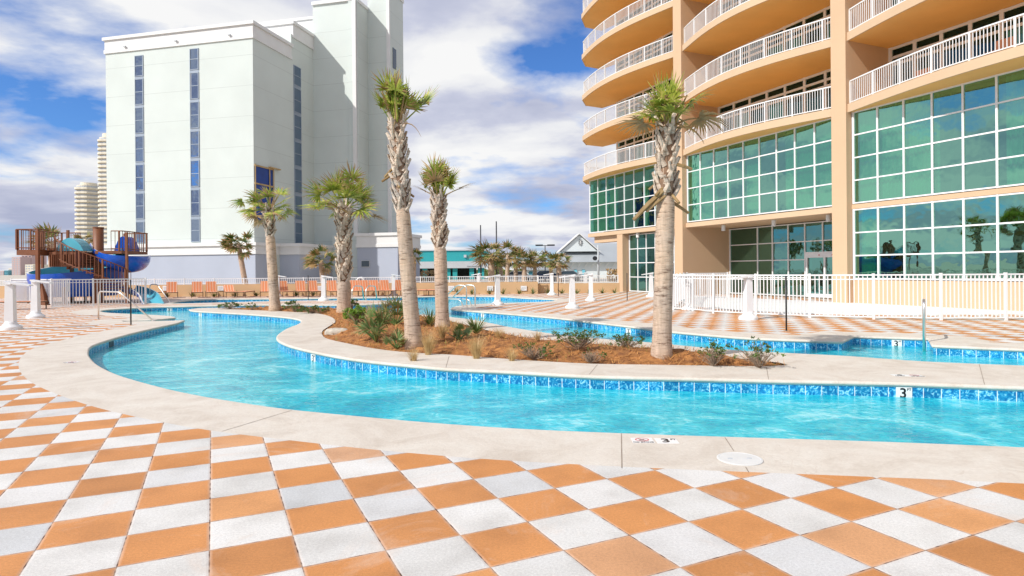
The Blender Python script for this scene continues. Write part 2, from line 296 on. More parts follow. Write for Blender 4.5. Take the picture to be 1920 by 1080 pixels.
# ------------------------------------------------------------------ mesh helpers
class MB:
    def __init__(s): s.v = []; s.f = []; s.m = []; s.uv = None
    def quad(s, a, b, c, d, mi=0):
        i = len(s.v); s.v += [tuple(a), tuple(b), tuple(c), tuple(d)]; s.f.append((i, i + 1, i + 2, i + 3)); s.m.append(mi)
    def tri(s, a, b, c, mi=0):
        i = len(s.v); s.v += [tuple(a), tuple(b), tuple(c)]; s.f.append((i, i + 1, i + 2)); s.m.append(mi)
    def hexa(s, p, mi=0):          # p: 4 bottom + 4 top corners
        i = len(s.v); s.v += [tuple(q) for q in p]
        for f in ((3, 2, 1, 0), (4, 5, 6, 7), (0, 1, 5, 4), (1, 2, 6, 5), (2, 3, 7, 6), (3, 0, 4, 7)):
            s.f.append(tuple(i + k for k in f)); s.m.append(mi)
    def box(s, x0, x1, y0, y1, z0, z1, mi=0, T=None):
        p = [(x0, y0, z0), (x1, y0, z0), (x1, y1, z0), (x0, y1, z0), (x0, y0, z1), (x1, y0, z1), (x1, y1, z1), (x0, y1, z1)]
        if T: p = [T(*q) for q in p]
        s.hexa(p, mi)
    def prism(s, poly, z0, z1, mi=0):      # poly: list of (x,y)
        n = len(poly); i = len(s.v)
        s.v += [(x, y, z0) for x, y in poly] + [(x, y, z1) for x, y in poly]
        s.f.append(tuple(i + k for k in reversed(range(n)))); s.m.append(mi)
        s.f.append(tuple(i + n + k for k in range(n))); s.m.append(mi)
        for k in range(n):
            k2 = (k + 1) % n; s.f.append((i + k, i + k2, i + n + k2, i + n + k)); s.m.append(mi)
    def tube(s, pts, r, n=8, mi=0, cap=True):
        pts = [Vector(p) for p in pts]; rs = r if isinstance(r, (list, tuple)) else [r] * len(pts)
        base = len(s.v); up = None
        for k, p in enumerate(pts):
            t = (pts[min(k + 1, len(pts) - 1)] - pts[max(k - 1, 0)]).normalized()
            if up is None:
                up = t.cross(Vector((0, 1, 0)) if abs(t.y) < 0.9 else Vector((1, 0, 0))).normalized()
            up = (up - t * up.dot(t)).normalized(); w = t.cross(up)
            for a in range(n):
                q = p + (up * cos(2 * pi * a / n) + w * sin(2 * pi * a / n)) * rs[k]; s.v.append(tuple(q))
        for k in range(len(pts) - 1):
            for a in range(n):
                b = (a + 1) % n; i = base + k * n
                s.f.append((i + a, i + b, i + n + b, i + n + a)); s.m.append(mi)
        if cap:
            s.f.append(tuple(base + a for a in reversed(range(n)))); s.m.append(mi)
            e = base + (len(pts) - 1) * n; s.f.append(tuple(e + a for a in range(n))); s.m.append(mi)
    def lathe(s, prof, n=20, c=(0, 0), mi=0):
        base = len(s.v)
        for r, z in prof:
            for a in range(n): s.v.append((c[0] + r * cos(2 * pi * a / n), c[1] + r * sin(2 * pi * a / n), z))
        for k in range(len(prof) - 1):
            for a in range(n):
                b = (a + 1) % n; i = base + k * n; s.f.append((i + a, i + b, i + n + b, i + n + a)); s.m.append(mi)
        e = base + (len(prof) - 1) * n; s.f.append(tuple(e + a for a in range(n))); s.m.append(mi)
    def build(s, name, mats, parent=None, smooth=False, loc=None):
        me = bpy.data.meshes.new(name); me.from_pydata(s.v, [], s.f)
        if not isinstance(mats, (list, tuple)): mats = [mats]
        for m in mats: me.materials.append(MATS[m])
        if len(mats) > 1: me.polygons.foreach_set('material_index', s.m)
        if smooth: me.polygons.foreach_set('use_smooth', [True] * len(me.polygons))
        if s.uv:
            l = me.uv_layers.new(name='UVMap')
            for i, lp in enumerate(me.loops): l.data[i].uv = s.uv[lp.vertex_index]
        me.update()
        o = bpy.data.objects.new(name, me); COL.objects.link(o)
        if parent: o.parent = parent
        if loc is not None: o.location = loc
        return o
def tag(o, label, cat, group=None):
    o['label'] = label; o['category'] = cat
    if group: o['group'] = group
    return o
def struct(o, kind='structure', label=None):
    o['kind'] = kind
    if label: o['label'] = label
    return o
def thing(name, label, cat, loc=(0, 0, 0), rz=0, group=None):
    o = bpy.data.objects.new(name, None); COL.objects.link(o); o.location = loc; o.rotation_euler = (0, 0, rz)
    o.empty_display_size = 0.2
    return tag(o, label, cat, group)
def children(o): return [c for c in bpy.data.objects if c.parent == o]
def dup(root, loc, rz, label, group=None, scale=1.0):
    m = {}
    for ch in list(root.children):
        m[ch] = list(ch.children)
    r = root.copy(); COL.objects.link(r); r.location = loc; r.rotation_euler = (0, 0, rz); r.scale = (scale,) * 3
    r['label'] = label
    if group: r['group'] = group
    for ch, gs in m.items():
        c = ch.copy(); COL.objects.link(c); c.parent = r
        for g in gs:
            d = g.copy(); COL.objects.link(d); d.parent = c
    return r

# ------------------------------------------------------------------ outlines on the ground
def smooth_px(pts, step=3):
    """Catmull-Rom through pixel points, a third value True marks a hard corner."""
    out = []; segs = []; cur = [pts[0]]
    for p in pts[1:]:
        cur.append(p)
        if len(p) > 2: segs.append(cur); cur = [p]
    if len(cur) > 1: segs.append(cur)
    for sg in segs:
        W = [G(p[0], p[1]) for p in sg]; n = len(W)
        for i in range(n - 1):
            p0 = W[max(i - 1, 0)]; p1 = W[i]; p2 = W[i + 1]; p3 = W[min(i + 2, n - 1)]
            L = (p2 - p1).length; k = max(1, min(8, int(L / 0.25)))
            for j in range(k):
                t = j / k
                q = 0.5 * ((2 * p1) + (p2 - p0) * t + (2 * p0 - 5 * p1 + 4 * p2 - p3) * t * t + (3 * p1 - p0 - 3 * p2 + p3) * t ** 3)
                out.append(Vector((q.x, q.y)))
    out.append(Vector((G(*pts[-1][:2]).x, G(*pts[-1][:2]).y)))
    return out
C = True
near_edge = smooth_px([(1920, 838.8), (1687, 829.4), (1484, 822.8), (1280, 816.4), (1118, 810.5), (958, 803), (800, 792), (640, 777.5), (540, 767.5), (467, 757.5), (378, 743), (311, 729), (244, 711), (209, 699), (180, 684), (166, 670), (163, 660), (170, 648.5), (200, 637.5), (244, 625), (289, 614.5), (329, 606), (345, 600.5, C)])
pocket = smooth_px([(345, 600.5), (300, 601.6, C), (230, 602.8, C), (228, 600.6, C), (290, 599, C), (328, 595.5, C)])
upper = smooth_px([(328, 595.5), (321, 593), (290, 590.5), (240, 588.3), (200, 586), (187, 583.2), (204, 580.2), (255, 577), (297, 575.2), (355, 574), (423, 572.6), (520, 571.3), (630, 571.8), (683, 571), (724, 569), (758, 566.4), (776, 564.6, C)])
pool_s = smooth_px([(776, 564.6), (758, 563.8), (654, 562.8), (560, 563.5), (503, 564.6), (407, 567.2), (335, 568.8), (322, 567.4), (357, 563), (407, 561), (503, 560.2), (628, 559), (750, 557), (850, 555.2), (940, 556), (980, 558.6), (1046, 561.5, C)])
pool_e = smooth_px([(1046, 561.5), (1036, 564.5, C), (1000, 566.5), (940, 568.3), (890, 570.5), (858, 573.8), (846, 578), (858, 580.8), (928, 586), (990, 591), (1052, 596.5), (1125, 605), (1200, 613.6), (1260, 621), (1382, 631.5), (1440, 634.6), (1578, 639.5, C)])
recess = smooth_px([(1578, 639.5), (1600, 629.5, C), (1742, 634, C), (1750, 646.8, C), (1835, 650.5), (1920, 654)])
W = near_edge[:-1] + pocket[:-1] + upper[:-1] + pool_s[:-1] + pool_e[:-1] + recess
e = W[-1]; s0 = W[0]
W += [Vector((13, 11.6)), Vector((18, 11.3)), Vector((21, 9)), Vector((19, 6)), Vector((13, 5.0)), Vector((8, 5.15))]
isl_back = smooth_px([(355, 580), (372, 577.8), (400, 577), (470, 576.8), (557, 576.8), (630, 578.2), (663, 579.6), (716, 583), (758, 587), (800, 590.5), (847, 594.8), (886, 599.5), (928, 607.5), (960, 614), (1044, 626.8), (1129, 635.2), (1219, 642), (1261, 646.2), (1376, 656.5), (1500, 663), (1588, 667.4), (1736, 677.8), (1920, 685.5)])
isl_front = smooth_px([(1920, 724.5), (1687, 716.5), (1484, 712.5), (1280, 707.5), (1113, 703.8), (960, 695.5), (840, 690), (775, 684), (703, 677), (642, 668.6), (589, 658.4), (548, 648.5), (527, 640), (520.5, 633), (525, 625), (541, 615), (560, 607.5), (566, 602), (560, 598.2), (538, 594.6), (500, 591.2), (457, 588.2), (390, 584.4), (362, 582.6), (355, 580)])
ISL = isl_back + [Vector((12, 10.2)), Vector((16, 9.6)), Vector((16.5, 8.8)), Vector((12, 8.15))] + isl_front[:-1]
BED = smooth_px([(407, 578.6), (470, 578.3), (520, 578.6), (600, 580.2), (700, 585), (780, 592.5), (845, 602.5), (900, 616), (960, 629), (1025, 639), (1120, 648), (1207, 655.5), (1303, 664.5), (1400, 674), (1462, 680), (1478, 684.5), (1440, 686.5), (1382, 686.3), (1241, 684), (1101, 681.5), (960, 673.5), (840, 664.5), (764, 660.5), (703, 653.5), (650, 643.5), (613.7, 635), (604, 627), (606, 619), (618, 611), (629, 602), (618, 593), (591, 587), (557, 585), (507, 582.8), (455, 580.6), (407, 578.6)])[:-1]
def inside(p, poly):
    c = False; n = len(poly); j = n - 1
    for i in range(n):
        a, b = poly[i], poly[j]
        if (a.y > p.y) != (b.y > p.y) and p.x < (b.x - a.x) * (p.y - a.y) / (b.y - a.y) + a.x: c = not c
        j = i
    return c
def dist(p, poly):
    m = 1e9; n = len(poly)
    for i in range(n):
        a = poly[i]; b = poly[(i + 1) % n]; ab = b - a; L = ab.length_squared
        t = 0 if L == 0 else max(0, min(1, (p - a).dot(ab) / L)); m = min(m, (a + ab * t - p).length_squared)
    return sqrt(m)
def area(poly): return 0.5 * sum(poly[i].x * poly[(i + 1) % len(poly)].y - poly[(i + 1) % len(poly)].x * poly[i].y for i in range(len(poly)))
def offset(poly, d):     # positive: outward
    s = 1 if area(poly) > 0 else -1; out = []; n = len(poly)
    for i in range(n):
        a = (poly[i] - poly[i - 1]); b = (poly[(i + 1) % n] - poly[i])
        if a.length < 1e-6: a = b
        if b.length < 1e-6: b = a
        t = (a.normalized() + b.normalized())
        if t.length < 1e-3: t = a.normalized()
        t.normalize(); out.append(poly[i] + Vector((t.y, -t.x)) * s * d)
    return out
def region(name, m, loops, test, z=0.0):
    vs = []; es = []
    for L in loops:
        k = len(vs); vs += [v.copy() for v in L]; es += [(k + i, k + (i + 1) % len(L)) for i in range(len(L))]
    V, E_, Fc, *_ = delaunay_2d_cdt(vs, es, [], 0, 1e-5)
    mb = MB(); mb.v = [(v.x, v.y, z) for v in V]
    for f in Fc:
        c = (V[f[0]] + V[f[1]] + V[f[2]]) / 3
        if test(c):
            a = (V[f[1]] - V[f[0]]).cross(V[f[2]] - V[f[0]])
            mb.f.append(tuple(f) if a > 0 else tuple(reversed(f))); mb.m.append(0)
    return mb.build(name, m)
DX0, DX1, DY0, DY1 = -48, 48, -14, 47
deck_rect = [Vector((DX0, DY0)), Vector((DX1, DY0)), Vector((DX1, DY1)), Vector((DX0, DY1))]
CW = 1.05
Woff = offset(W, CW)
struct(region('paved_deck', 'pavers', [deck_rect, W, Woff], lambda c: not inside(c, W) and dist(c, W) > CW * 0.96))
struct(region('pool_coping', 'coping', [deck_rect, W, Woff], lambda c: not inside(c, W) and dist(c, W) <= CW * 0.96))
struct(region('island_coping', 'coping', [ISL, BED], lambda c: inside(c, ISL) and not inside(c, BED)))
def edge_band(loop, sgn, nm):
    """bullnose lip and tiled pool wall; sgn=+1 the water lies outside the loop"""
    n = len(loop); s = 1 if area(loop) > 0 else -1
    prof = [(0.0, 0.0), (0.018, -0.006), (0.03, -0.02), (0.032, -0.036), (0.024, -0.052), (0.004, -0.06)]
    offs = {}
    for d, z in prof: offs[(d, z)] = offset(loop, d * sgn)
    mb = MB()
    for k, (d, z) in enumerate(prof):
        L = offs[(d, z)]; mb.v += [(v.x, v.y, z) for v in L]
    for k in range(len(prof) - 1):
        for i in range(n):
            j = (i + 1) % n; mb.f.append((k * n + i, k * n + j, (k + 1) * n + j, (k + 1) * n + i)); mb.m.append(0)
    struct(mb.build('coping_lip', 'coping', smooth=True))
    mb = MB(); mb.uv = []; acc = 0; L = offset(loop, 0.002 * sgn)
    for i in range(n):
        a, b = L[i], L[(i + 1) % n]; l = (b - a).length
        k = len(mb.v); mb.v += [(a.x, a.y, -0.058), (b.x, b.y, -0.058), (b.x, b.y, -1.15), (a.x, a.y, -1.15)]
        mb.uv += [(acc, -0.058), (acc + l, -0.058), (acc + l, -1.15), (acc, -1.15)]
        mb.f.append((k, k + 1, k + 2, k + 3)); mb.m.append(0); acc += l
    struct(mb.build('pool_wall', 'pool_tile'))
edge_band(W, -1, 'outer'); edge_band(ISL, 1, 'island')
WZ = -0.205
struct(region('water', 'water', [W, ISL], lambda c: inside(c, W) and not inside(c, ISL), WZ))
fl = MB(); fl.quad((-45, 2, -1.15), (30, 2, -1.15), (30, 46, -1.15), (-45, 46, -1.15)); struct(fl.build('pool_floor', 'slide_cyan'))
g = MB(); R = 4000
for x0, x1, y0, y1 in ((-R, R, DY1, R), (-R, R, -R, DY0), (-R, DX0, DY0, DY1), (DX1, R, DY0, DY1)):
    g.quad((x0, y0, 0), (x1, y0, 0), (x1, y1, 0), (x0, y1, 0))
struct(g.build('ground', 'sand'))
# joints in the concrete
jm = MB()
def strip(a, b, w=0.004, z=0.0025):
    a = Vector(a); b = Vector(b); d = (b - a).normalized(); n = Vector((-d.y, d.x, 0)) * w
    jm.quad(Vector((a.x, a.y, z)) - n, Vector((b.x, b.y, z)) - n, Vector((b.x, b.y, z)) + n, Vector((a.x, a.y, z)) + n)
for (x0, y0, x1, y1) in ((1165, 813, 1166, 878), (1359, 820, 1376, 846), (1398, 876, 1404, 886), (547, 769.5, 416, 809), (1120, 684, 1105, 702), (1836, 679, 1846, 723), (1437, 688, 1441, 711.5), (1010, 622, 1040, 603 + 40), (842, 668, 836, 689)):
    if abs(y1 - y0) > 40 and x0 == 1836: y0, y1 = 683, 721
    strip(G(x0, y0), G(x1, y1))
struct(jm.build('coping_joint', 'joint_dark'))
# white splash pad inside the fence
pad = [G(x, y) for x, y in ((1290, 572), (1330, 578), (1400, 584), (1500, 589), (1640, 591), (1780, 591), (1880, 590), (1940, 590))]
pm = MB(); pp = [(p.x, p.y) for p in pad] + [(19, 17), (20, 20), (17.5, 23), (14.4, 29), (10.6, 36), (9, 36)]
pm.prism(pp, 0.001, 0.03); struct(pm.build('splash_pad', 'white_pad'))
# ------------------------------------------------------------------ orange tower (facade frame: t along, d inwards, z up)
A0 = Vector((6.06, 48.5)); UF = Vector((0.398, -0.9174)); NF = Vector((0.9174, 0.398))
def fw(t, d, z): p = A0 + UF * t + NF * d; return (p.x, p.y, z)
ZB, ZT = 4.42, 8.42; FL = 3.15; SL = 0.32
T1a, T1b, T2a, T2b, T3 = 10.75, 11.5, 21.9, 22.65, 37.0
tower = thing('apartment_tower', 'peach apartment tower with curved balconies and tall green glazing beside the pool', 'building')
def fbox(mb, t0, t1, d0, d1, z0, z1, mi=0): mb.box(t0, t1, d0, d1, z0, z1, mi, fw)
NFLO = 7
core = MB()
REC = 2.45
# body behind the recesses, split so that rooms are hollow behind the glass
fbox(core, -2.2 + 2.2, T3, 9.0, 20.0, 0, 40)                                     # rear mass
fbox(core, 0.0, T3, REC + 0.25, 9.0, ZT + 0.33, 40)                      # upper floors mass behind door walls
core.build('wall', 'peach', tower)
pr = MB()
for (a, b) in ((T1a, T1b), (T2a, T2b), (T3 - 0.5, T3)):
    fbox(pr, a, b, -0.38, REC + 0.24, 0, 40)
pr.build('pier', 'peach', tower)
p1 = MB(); fbox(p1, T1b + 0.002, T1b + 0.003, 0, 0.01, 0, 0.01)
# ground storey side walls
sw = MB()
fbox(sw, T1b - 0.25, T1b - 0.002, REC + 0.24, 9.0, 0, ZT)
sw.build('wall', 'peach', tower); sw = MB()
fbox(sw, T2a + 0.002, T2a + 0.25, REC + 0.24, 9.0, 0, ZT)
sw.build('wall', 'peach', tower); sw = MB()
fbox(sw, -0.0, 0.2, 1.2, 9.0, ZB, ZT)
sw.build('wall', 'peach', tower); sw = MB()
fbox(sw, 3.9, 4.6, -0.1, 0.6, 0, 4.07)
sw.build('column', 'peach', tower); sw = MB()
fbox(sw, T2b, T3 - 0.5, 0.0, 0.25, 0.0, 1.05)                                   # sill wall of right bay
sw.build('wall', 'peach', tower); sw = MB()
fbox(sw, T2b, T3 - 0.5, -0.06, 0.3, 4.16, 4.36)                                   # spandrel
sw.build('wall', 'peach', tower)
# slabs of first level
fb = MB()
fbox(fb, -0.1, T1a, -0.12, 9.0, 4.08, 4.34)
fbox(fb, T1b, T2a, -0.12, 9.0, 4.08, 4.34)
fbox(fb, 0.3, 4.4, 0.2, 0.9, 3.62, 4.08)
fb.build('floor_slab', 'peach_trim', tower)
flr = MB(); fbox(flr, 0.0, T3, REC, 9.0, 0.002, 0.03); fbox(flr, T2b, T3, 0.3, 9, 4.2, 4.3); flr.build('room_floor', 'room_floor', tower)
# balconies
def bowf(bay):
    if bay == 0: return lambda s: -1.05 * sin(pi * min(1, 0.12 + 0.88 * s)) * 1.0
    if bay == 1: return lambda s: -1.0 * sin(pi * s) - 0.25
    return lambda s: -1.25 * sin(pi * s) - 0.25
BAYS = [(-0.35, T1a, 0), (T1b, T2a, 1), (T2b, T3 - 0.5, 2)]
def outer(bay, ta, tb, n=20):
    f = bowf(bay); pts = []
    for i in range(n + 1):
        s = i / n; t = ta + (tb - ta) * s; pts.append((t, f(s)))
    return pts
for ta, tb, bay in BAYS:
    for k in range(NFLO):
        zt = ZT + 0.33 + FL * k
        pts = outer(bay, ta, tb)
        poly = list(pts) + [(tb, REC + 0.3)]
        if bay == 0: poly += [(0.1, REC + 0.3), (-1.9, 2.35), (-1.75, 0.75)]
        else: poly += [(ta, REC + 0.3)]
        mb = MB(); mb.prism([fw(t, d, 0)[:2] for t, d in poly][::-1], zt - SL, zt)
        bal = mb.build('balcony', ['soffit'], tower)
        # front lip band, proud of the slab
        lp = MB()
        pp = [(-1.75, 0.75)] + pts if bay == 0 else pts
        for (a, b) in zip(pp[:-1], pp[1:]):
            q = [fw(a[0], a[1] - 0.03, zt - SL - 0.02), fw(b[0], b[1] - 0.03, zt - SL - 0.02), fw(b[0], b[1] + 0.05, zt - SL - 0.02), fw(a[0], a[1] + 0.05, zt - SL - 0.02),
                 fw(a[0], a[1] - 0.03, zt + 0.02), fw(b[0], b[1] - 0.03, zt + 0.02), fw(b[0], b[1] + 0.05, zt + 0.02), fw(a[0], a[1] + 0.05, zt + 0.02)]
            lp.hexa(q)
        lp.build('fascia', 'peach_trim', bal)
        if k >= NFLO - 1 and bay != 0: continue
        # railing
        rl = MB(); ins = 0.12; acc = 0; last_post = 0
        rp = [(p[0], p[1] + ins) for p in pp]
        if bay == 0: rp = [(-1.7, 2.1)] + rp
        rp[0] = (rp[0][0] + 0.03, rp[0][1]); rp[-1] = (rp[-1][0] - 0.03, rp[-1][1])
        W2 = [Vector(fw(a, b, 0)) for a, b in rp]
        total = 0; nxt = 0.0; npst = 0.0
        for a, b in zip(W2[:-1], W2[1:]):
            L = (b - a).length; d = (b - a) / L; nn = Vector((-d.y, d.x, 0))
            for z0, z1, w in ((zt + 1.02, zt + 1.07, 0.032), (zt + 0.09, zt + 0.13, 0.02)):
                aa = a - d * 0.01; bb = b + d * 0.01
                rl.hexa([(q.x, q.y, z) for z in (z0, z1) for q in (aa - nn * w, bb - nn * w, bb + nn * w, aa + nn * w)])
            while nxt < total + L:
                q = a + d * (nxt - total); post = nxt >= npst - 1e-6
                w = 0.032 if post else 0.011
                rl.hexa([(v.x, v.y, z) for z in ((zt if post else zt + 0.12), zt + 1.025) for v in (q - d * w - nn * w, q + d * w - nn * w, q + d * w + nn * w, q - d * w + nn * w)])
                if post: npst += 1.44
                nxt += 0.12
            total += L
        rl.build('railing', 'white_paint', bal)
# glazing grids
def glaze(name, ts, zs, d, glass, parent, fr=0.036, dep=0.05, pane_parent=None):
    m = MB(); e = 0.002
    for i, t in enumerate(ts):
        w = fr * (1.3 if i in (0, len(ts) - 1) else 1)
        fbox(m, t - w, t + w, d - dep, d + 0.04, zs[0] - fr, zs[-1] + fr)
    for j, z in enumerate(zs):
        for i in range(len(ts) - 1):
            fbox(m, ts[i] + fr * 1.3 if i == 0 else ts[i] + fr, ts[i + 1] - fr * (1.3 if i == len(ts) - 2 else 1), d - dep + 0.006, d + 0.034, z - fr * 0.8, z + fr * 0.8)
    f = m.build(name, 'white_paint', parent)
    rg = random.Random(int(d * 100) + len(ts))
    p = MB()
    for j in range(len(zs) - 1):
        for i in range(len(ts) - 1):
            a = rg.uniform(-0.006, 0.006); b = rg.uniform(-0.004, 0.004)
            p.quad(fw(ts[i], d + a, zs[j]), fw(ts[i + 1], d - a, zs[j]), fw(ts[i + 1], d - a + b, zs[j + 1]), fw(ts[i], d + a + b, zs[j + 1]))
    p.build('pane', glass, f)
    return f
def lin(a, b, n): return [a + (b - a) * i / n for i in range(n + 1)]
def curtain(t0, t1, z0, z1, d, parent, m='curtain', amp=0.05, wl=0.16):
    mb = MB(); n = max(2, int((t1 - t0) / (wl / 6)))
    for i in range(n):
        ta = t0 + (t1 - t0) * i / n; tb = t0 + (t1 - t0) * (i + 1) / n
        da = d + amp * sin(ta / wl * 2 * pi) + 0.03 * sin(ta * 3.1); db = d + amp * sin(tb / wl * 2 * pi) + 0.03 * sin(tb * 3.1)
        mb.quad(fw(ta, da, z0), fw(tb, db, z0), fw(tb, db, z1), fw(ta, da, z1))
    return mb.build('curtain', m, parent, smooth=True)
zup = lin(ZB, ZT - 0.02, 4)
gA = glaze('window', lin(0.05, T1a - 0.07, 9), zup, 0.0, 'green_glass', tower)
gB = glaze('window', lin(T1b + 0.07, T2a - 0.07, 9), zup, 0.0, 'green_glass', tower)
gC = glaze('window', lin(T2b + 0.07, T3 - 0.57, 12), zup, 0.0, 'green_glass', tower)
gD = glaze('window', lin(T2b + 0.07, T3 - 0.57, 12), lin(1.1, 4.12, 3), 0.0, 'green_glass', tower)
for a, b, g_ in ((0.1, 3.6, gA), (6.6, 7.3, gA), (9.4, 10.6, gA), (T1b + .1, T1b + 2.3, gB), (T1b + 4.6, T1b + 5.6, gB), (T2a - 3.2, T2a - 0.1, gB), (T2b + .1, T2b + 3.6, gC), (T2b + 5.9, T2b + 6.5, gC), (30, 31.2, gC)):
    curtain(a, b, ZB, ZT - 0.05, 0.28, g_)
curtain(T1b + 2.9, T1b + 3.3, ZB, ZT - .05, .3, gB); curtain(T2b + 0.2, T2b + 0.9, 1.1, 4.1, .3, gD)
# rooms behind the glass: dark partitions and ceilings
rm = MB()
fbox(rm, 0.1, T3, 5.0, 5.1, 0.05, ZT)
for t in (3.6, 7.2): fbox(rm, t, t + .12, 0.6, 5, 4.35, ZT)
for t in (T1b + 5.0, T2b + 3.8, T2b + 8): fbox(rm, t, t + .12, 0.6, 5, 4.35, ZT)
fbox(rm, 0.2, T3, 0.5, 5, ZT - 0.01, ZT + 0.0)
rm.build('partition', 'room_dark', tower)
# ground storey glazing
gd = 0.45
gE = glaze('window', lin(4.7, T1a - 0.07, 6), lin(0.06, 3.98, 4), gd, 'dark_glass', tower)
gF = glaze('window', lin(T1b + 0.05, T2a - 0.4, 9)[:1] + lin(T1b + 1.2, T2a - 0.15, 8)[1:], lin(0.06, 4.0, 4), 3.25, 'dark_glass', tower)
sd = MB(); fbox(sd, T1b - 0.12, T1b + 0.003, REC + .2, 3.3, 0, 4.08); sd.build('wall', 'peach', tower)
sd = MB(); fbox(sd, T2a - 0.003, T2a + 0.12, REC + .2, 3.3, 0, 4.08); sd.build('wall', 'peach', tower)
# entrance doors
dr = MB(); td = T1b + 6.1; dd = 3.05
fbox(dr, td - .1, td + 3.3, dd - 0.12, dd + 0.06, 2.12, 2.42)
for k in range(4): fbox(dr, td - .1 + k * 1.12, td + 0.0 + k * 1.12, dd - 0.1, dd + 0.04, 0.03, 2.12)
fbox(dr, td, td + 3.26, dd - 0.08, dd + 0.02, 0.03, 0.22)
door = dr.build('door', 'white_paint', tower)
dg = MB(); dg.quad(fw(td, dd - .02, .22), fw(td + 3.2, dd - .02, .22), fw(td + 3.2, dd - .02, 2.12), fw(td, dd - .02, 2.12)); dg.build('pane', 'dark_glass', door)
dm = MB()
for k in range(3): fbox(dm, td + .75 + k * .8, td + .8 + k * .8, dd - 0.14, dd - 0.12, 2.22, 2.28)
dm.build('sign', 'marker_red', door)
# soffit lamps
for t, d in ((2.2, .35), (6.1, .15), (T1b + 2.4, .6), (T1b + 6.1, .6), (T2a - 1.0, .6)):
    lm = MB(); c = fw(t, d, 0); lm.lathe([(0.09, 3.74), (0.11, 3.75), (0.11, 4.07)], 12, c[:2]); lm.build('lamp', 'trim_white', tower, smooth=False)
# door walls behind balconies
for ta, tb, bay in BAYS:
    for k in range(NFLO - 1 if bay else NFLO - 1):
        z0 = ZT + 0.33 + FL * k; a = ta + (0.5 if bay == 0 else 0.06)
        n = {0: 9, 1: 8, 2: 12}[bay]
        ts = lin(a, tb - 0.06, n)
        f = glaze('window', ts, [z0 + 0.05, z0 + 2.02, z0 + FL - SL - 0.07 - 0.42, z0 + FL - SL - 0.07], REC, 'balcony_glass', tower, fr=0.075)
        rr = random.Random(bay * 10 + k)
        for i in range(n):
            if rr.random() < 0.55: curtain(ts[i] + 0.1, ts[i + 1] - 0.1, z0 + 0.1, z0 + 1.95, REC + 0.1, f, 'curtain_teal', 0.03, 0.22)
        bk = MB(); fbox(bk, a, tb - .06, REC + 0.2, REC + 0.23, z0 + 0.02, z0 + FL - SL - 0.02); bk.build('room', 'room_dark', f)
for t, d, lb in ((28.6, -.2, 'terracotta coloured lounge chair behind the lowest right balcony railing'), (25.2, .5, 'second terracotta lounge chair farther back on the lowest right balcony')):
    p = fw(t, d, ZT + .335); ch = thing('balcony_chair', lb, 'chair', p, atan2(UF.y, UF.x))
    m = MB(); m.box(-.3, .3, -.3, .3, .36, .42); m.build('seat', 'brown_paint', ch)
    m = MB(); m.hexa([(-.32, .25, .42), (.32, .25, .42), (.32, .3, .42), (-.32, .3, .42), (-.3, .42, .95), (.3, .42, .95), (.3, .47, .95), (-.3, .47, .95)]); m.build('backrest', 'brown_paint', ch)
    for x in (-.3, .26):
        for y in (-.3, .26): m = MB(); m.box(x, x + .04, y, y + .04, 0, .36); m.build('leg', 'bronze', ch)
rf = MB()
fbox(rf, -0.4, T3, -0.3, 20, ZT + .33 + FL * NFLO, ZT + .33 + FL * NFLO + .6)

# ------------------------------------------------------------------ white hotel
K = Vector((-24.2, 59.0)); HR = Vector((0.9715, -0.237)); HW = Vector((0.237, 0.9715))
def hw(a, b, z): p = K + HR * a + HW * b; return (p.x, p.y, z)
hotel = thing('white_hotel', 'tall white windowless hotel block with narrow blue window strips behind the tan wall', 'building')
def hbox(m, a0, a1, b0, b1, z0, z1, mi=0): m.box(a0, a1, b0, b1, z0, z1, mi, hw)
m = MB()
hbox(m, -16.9, 0, 0, 6.27, 4.2, 23.6); hbox(m, -12, 0, 6.27, 14, 4.2, 26.3); hbox(m, -16.9, -12, 6.27, 17, 4.2, 23.6)
hbox(m, -12, 0, 14, 17, 4.2, 30.2); hbox(m, 0, 5.2, 10.45, 17, 0, 30.9); hbox(m, 5.2, 7.85, 13.25, 17, 0, 33.0)
hbox(m, 4.35, 5.45, 10.3, 10.45, 0, 30.9)
m.build('wall', 'hotel_white', hotel)
m = MB()   # parapets and cornices
def cornice(a0, a1, b0, b1, z0, z1):
    hbox(m, a0 - .12, a1 + .12, b0 - .12, b1 + .12, z0, z0 + .35); hbox(m, a0 - .06, a1 + .06, b0 - .06, b1 + .06, z0 + .35, z1 - .3); hbox(m, a0 - .22, a1 + .22, b0 - .22, b1 + .22, z1 - .3, z1)
cornice(-16.9, 0, 0, 6.2, 23.6, 25.2); cornice(-12, 0, 6.6, 13.7, 26.0, 27.7)
cornice(-11.5, -0.3, 14.3, 16.8, 30.2, 31.4)
hbox(m, -.05, 5.3, 10.25, 17.1, 30.9, 31.25); hbox(m, 5.1, 7.95, 13.15, 17.1, 33.0, 33.4)
cornice(-17.3, 0.35, -.35, 3.3, 3.3, 4.4); cornice(0.36, 2.55, 3.4, 10.2, 3.3, 4.4); cornice(5.9, 10.5, 9, 15, 4.1, 5.6)
hbox(m, 4.95, 5.35, 10.05, 10.28, 0, 30.9); hbox(m, 7.6, 7.95, 12.95, 13.2, 5.6, 33)
m.build('cornice', 'trim_white', hotel)
m = MB()
hbox(m, -17.3, 0.35, -.35, 3.3, 0, 3.3); hbox(m, 0.36, 2.55, 3.4, 10.2, 0, 3.3); hbox(m, 5.9, 10.5, 9, 15, 0, 4.1)
m.build('podium', 'hotel_blue', hotel)
m = MB(); hbox(m, -17.4, 0.4, 1.5, 10.4, 0, 4.2); hbox(m, 2.56, 5.85, 9.7, 10.44, 0, 5.5); m.build('wall', 'hotel_white', hotel)
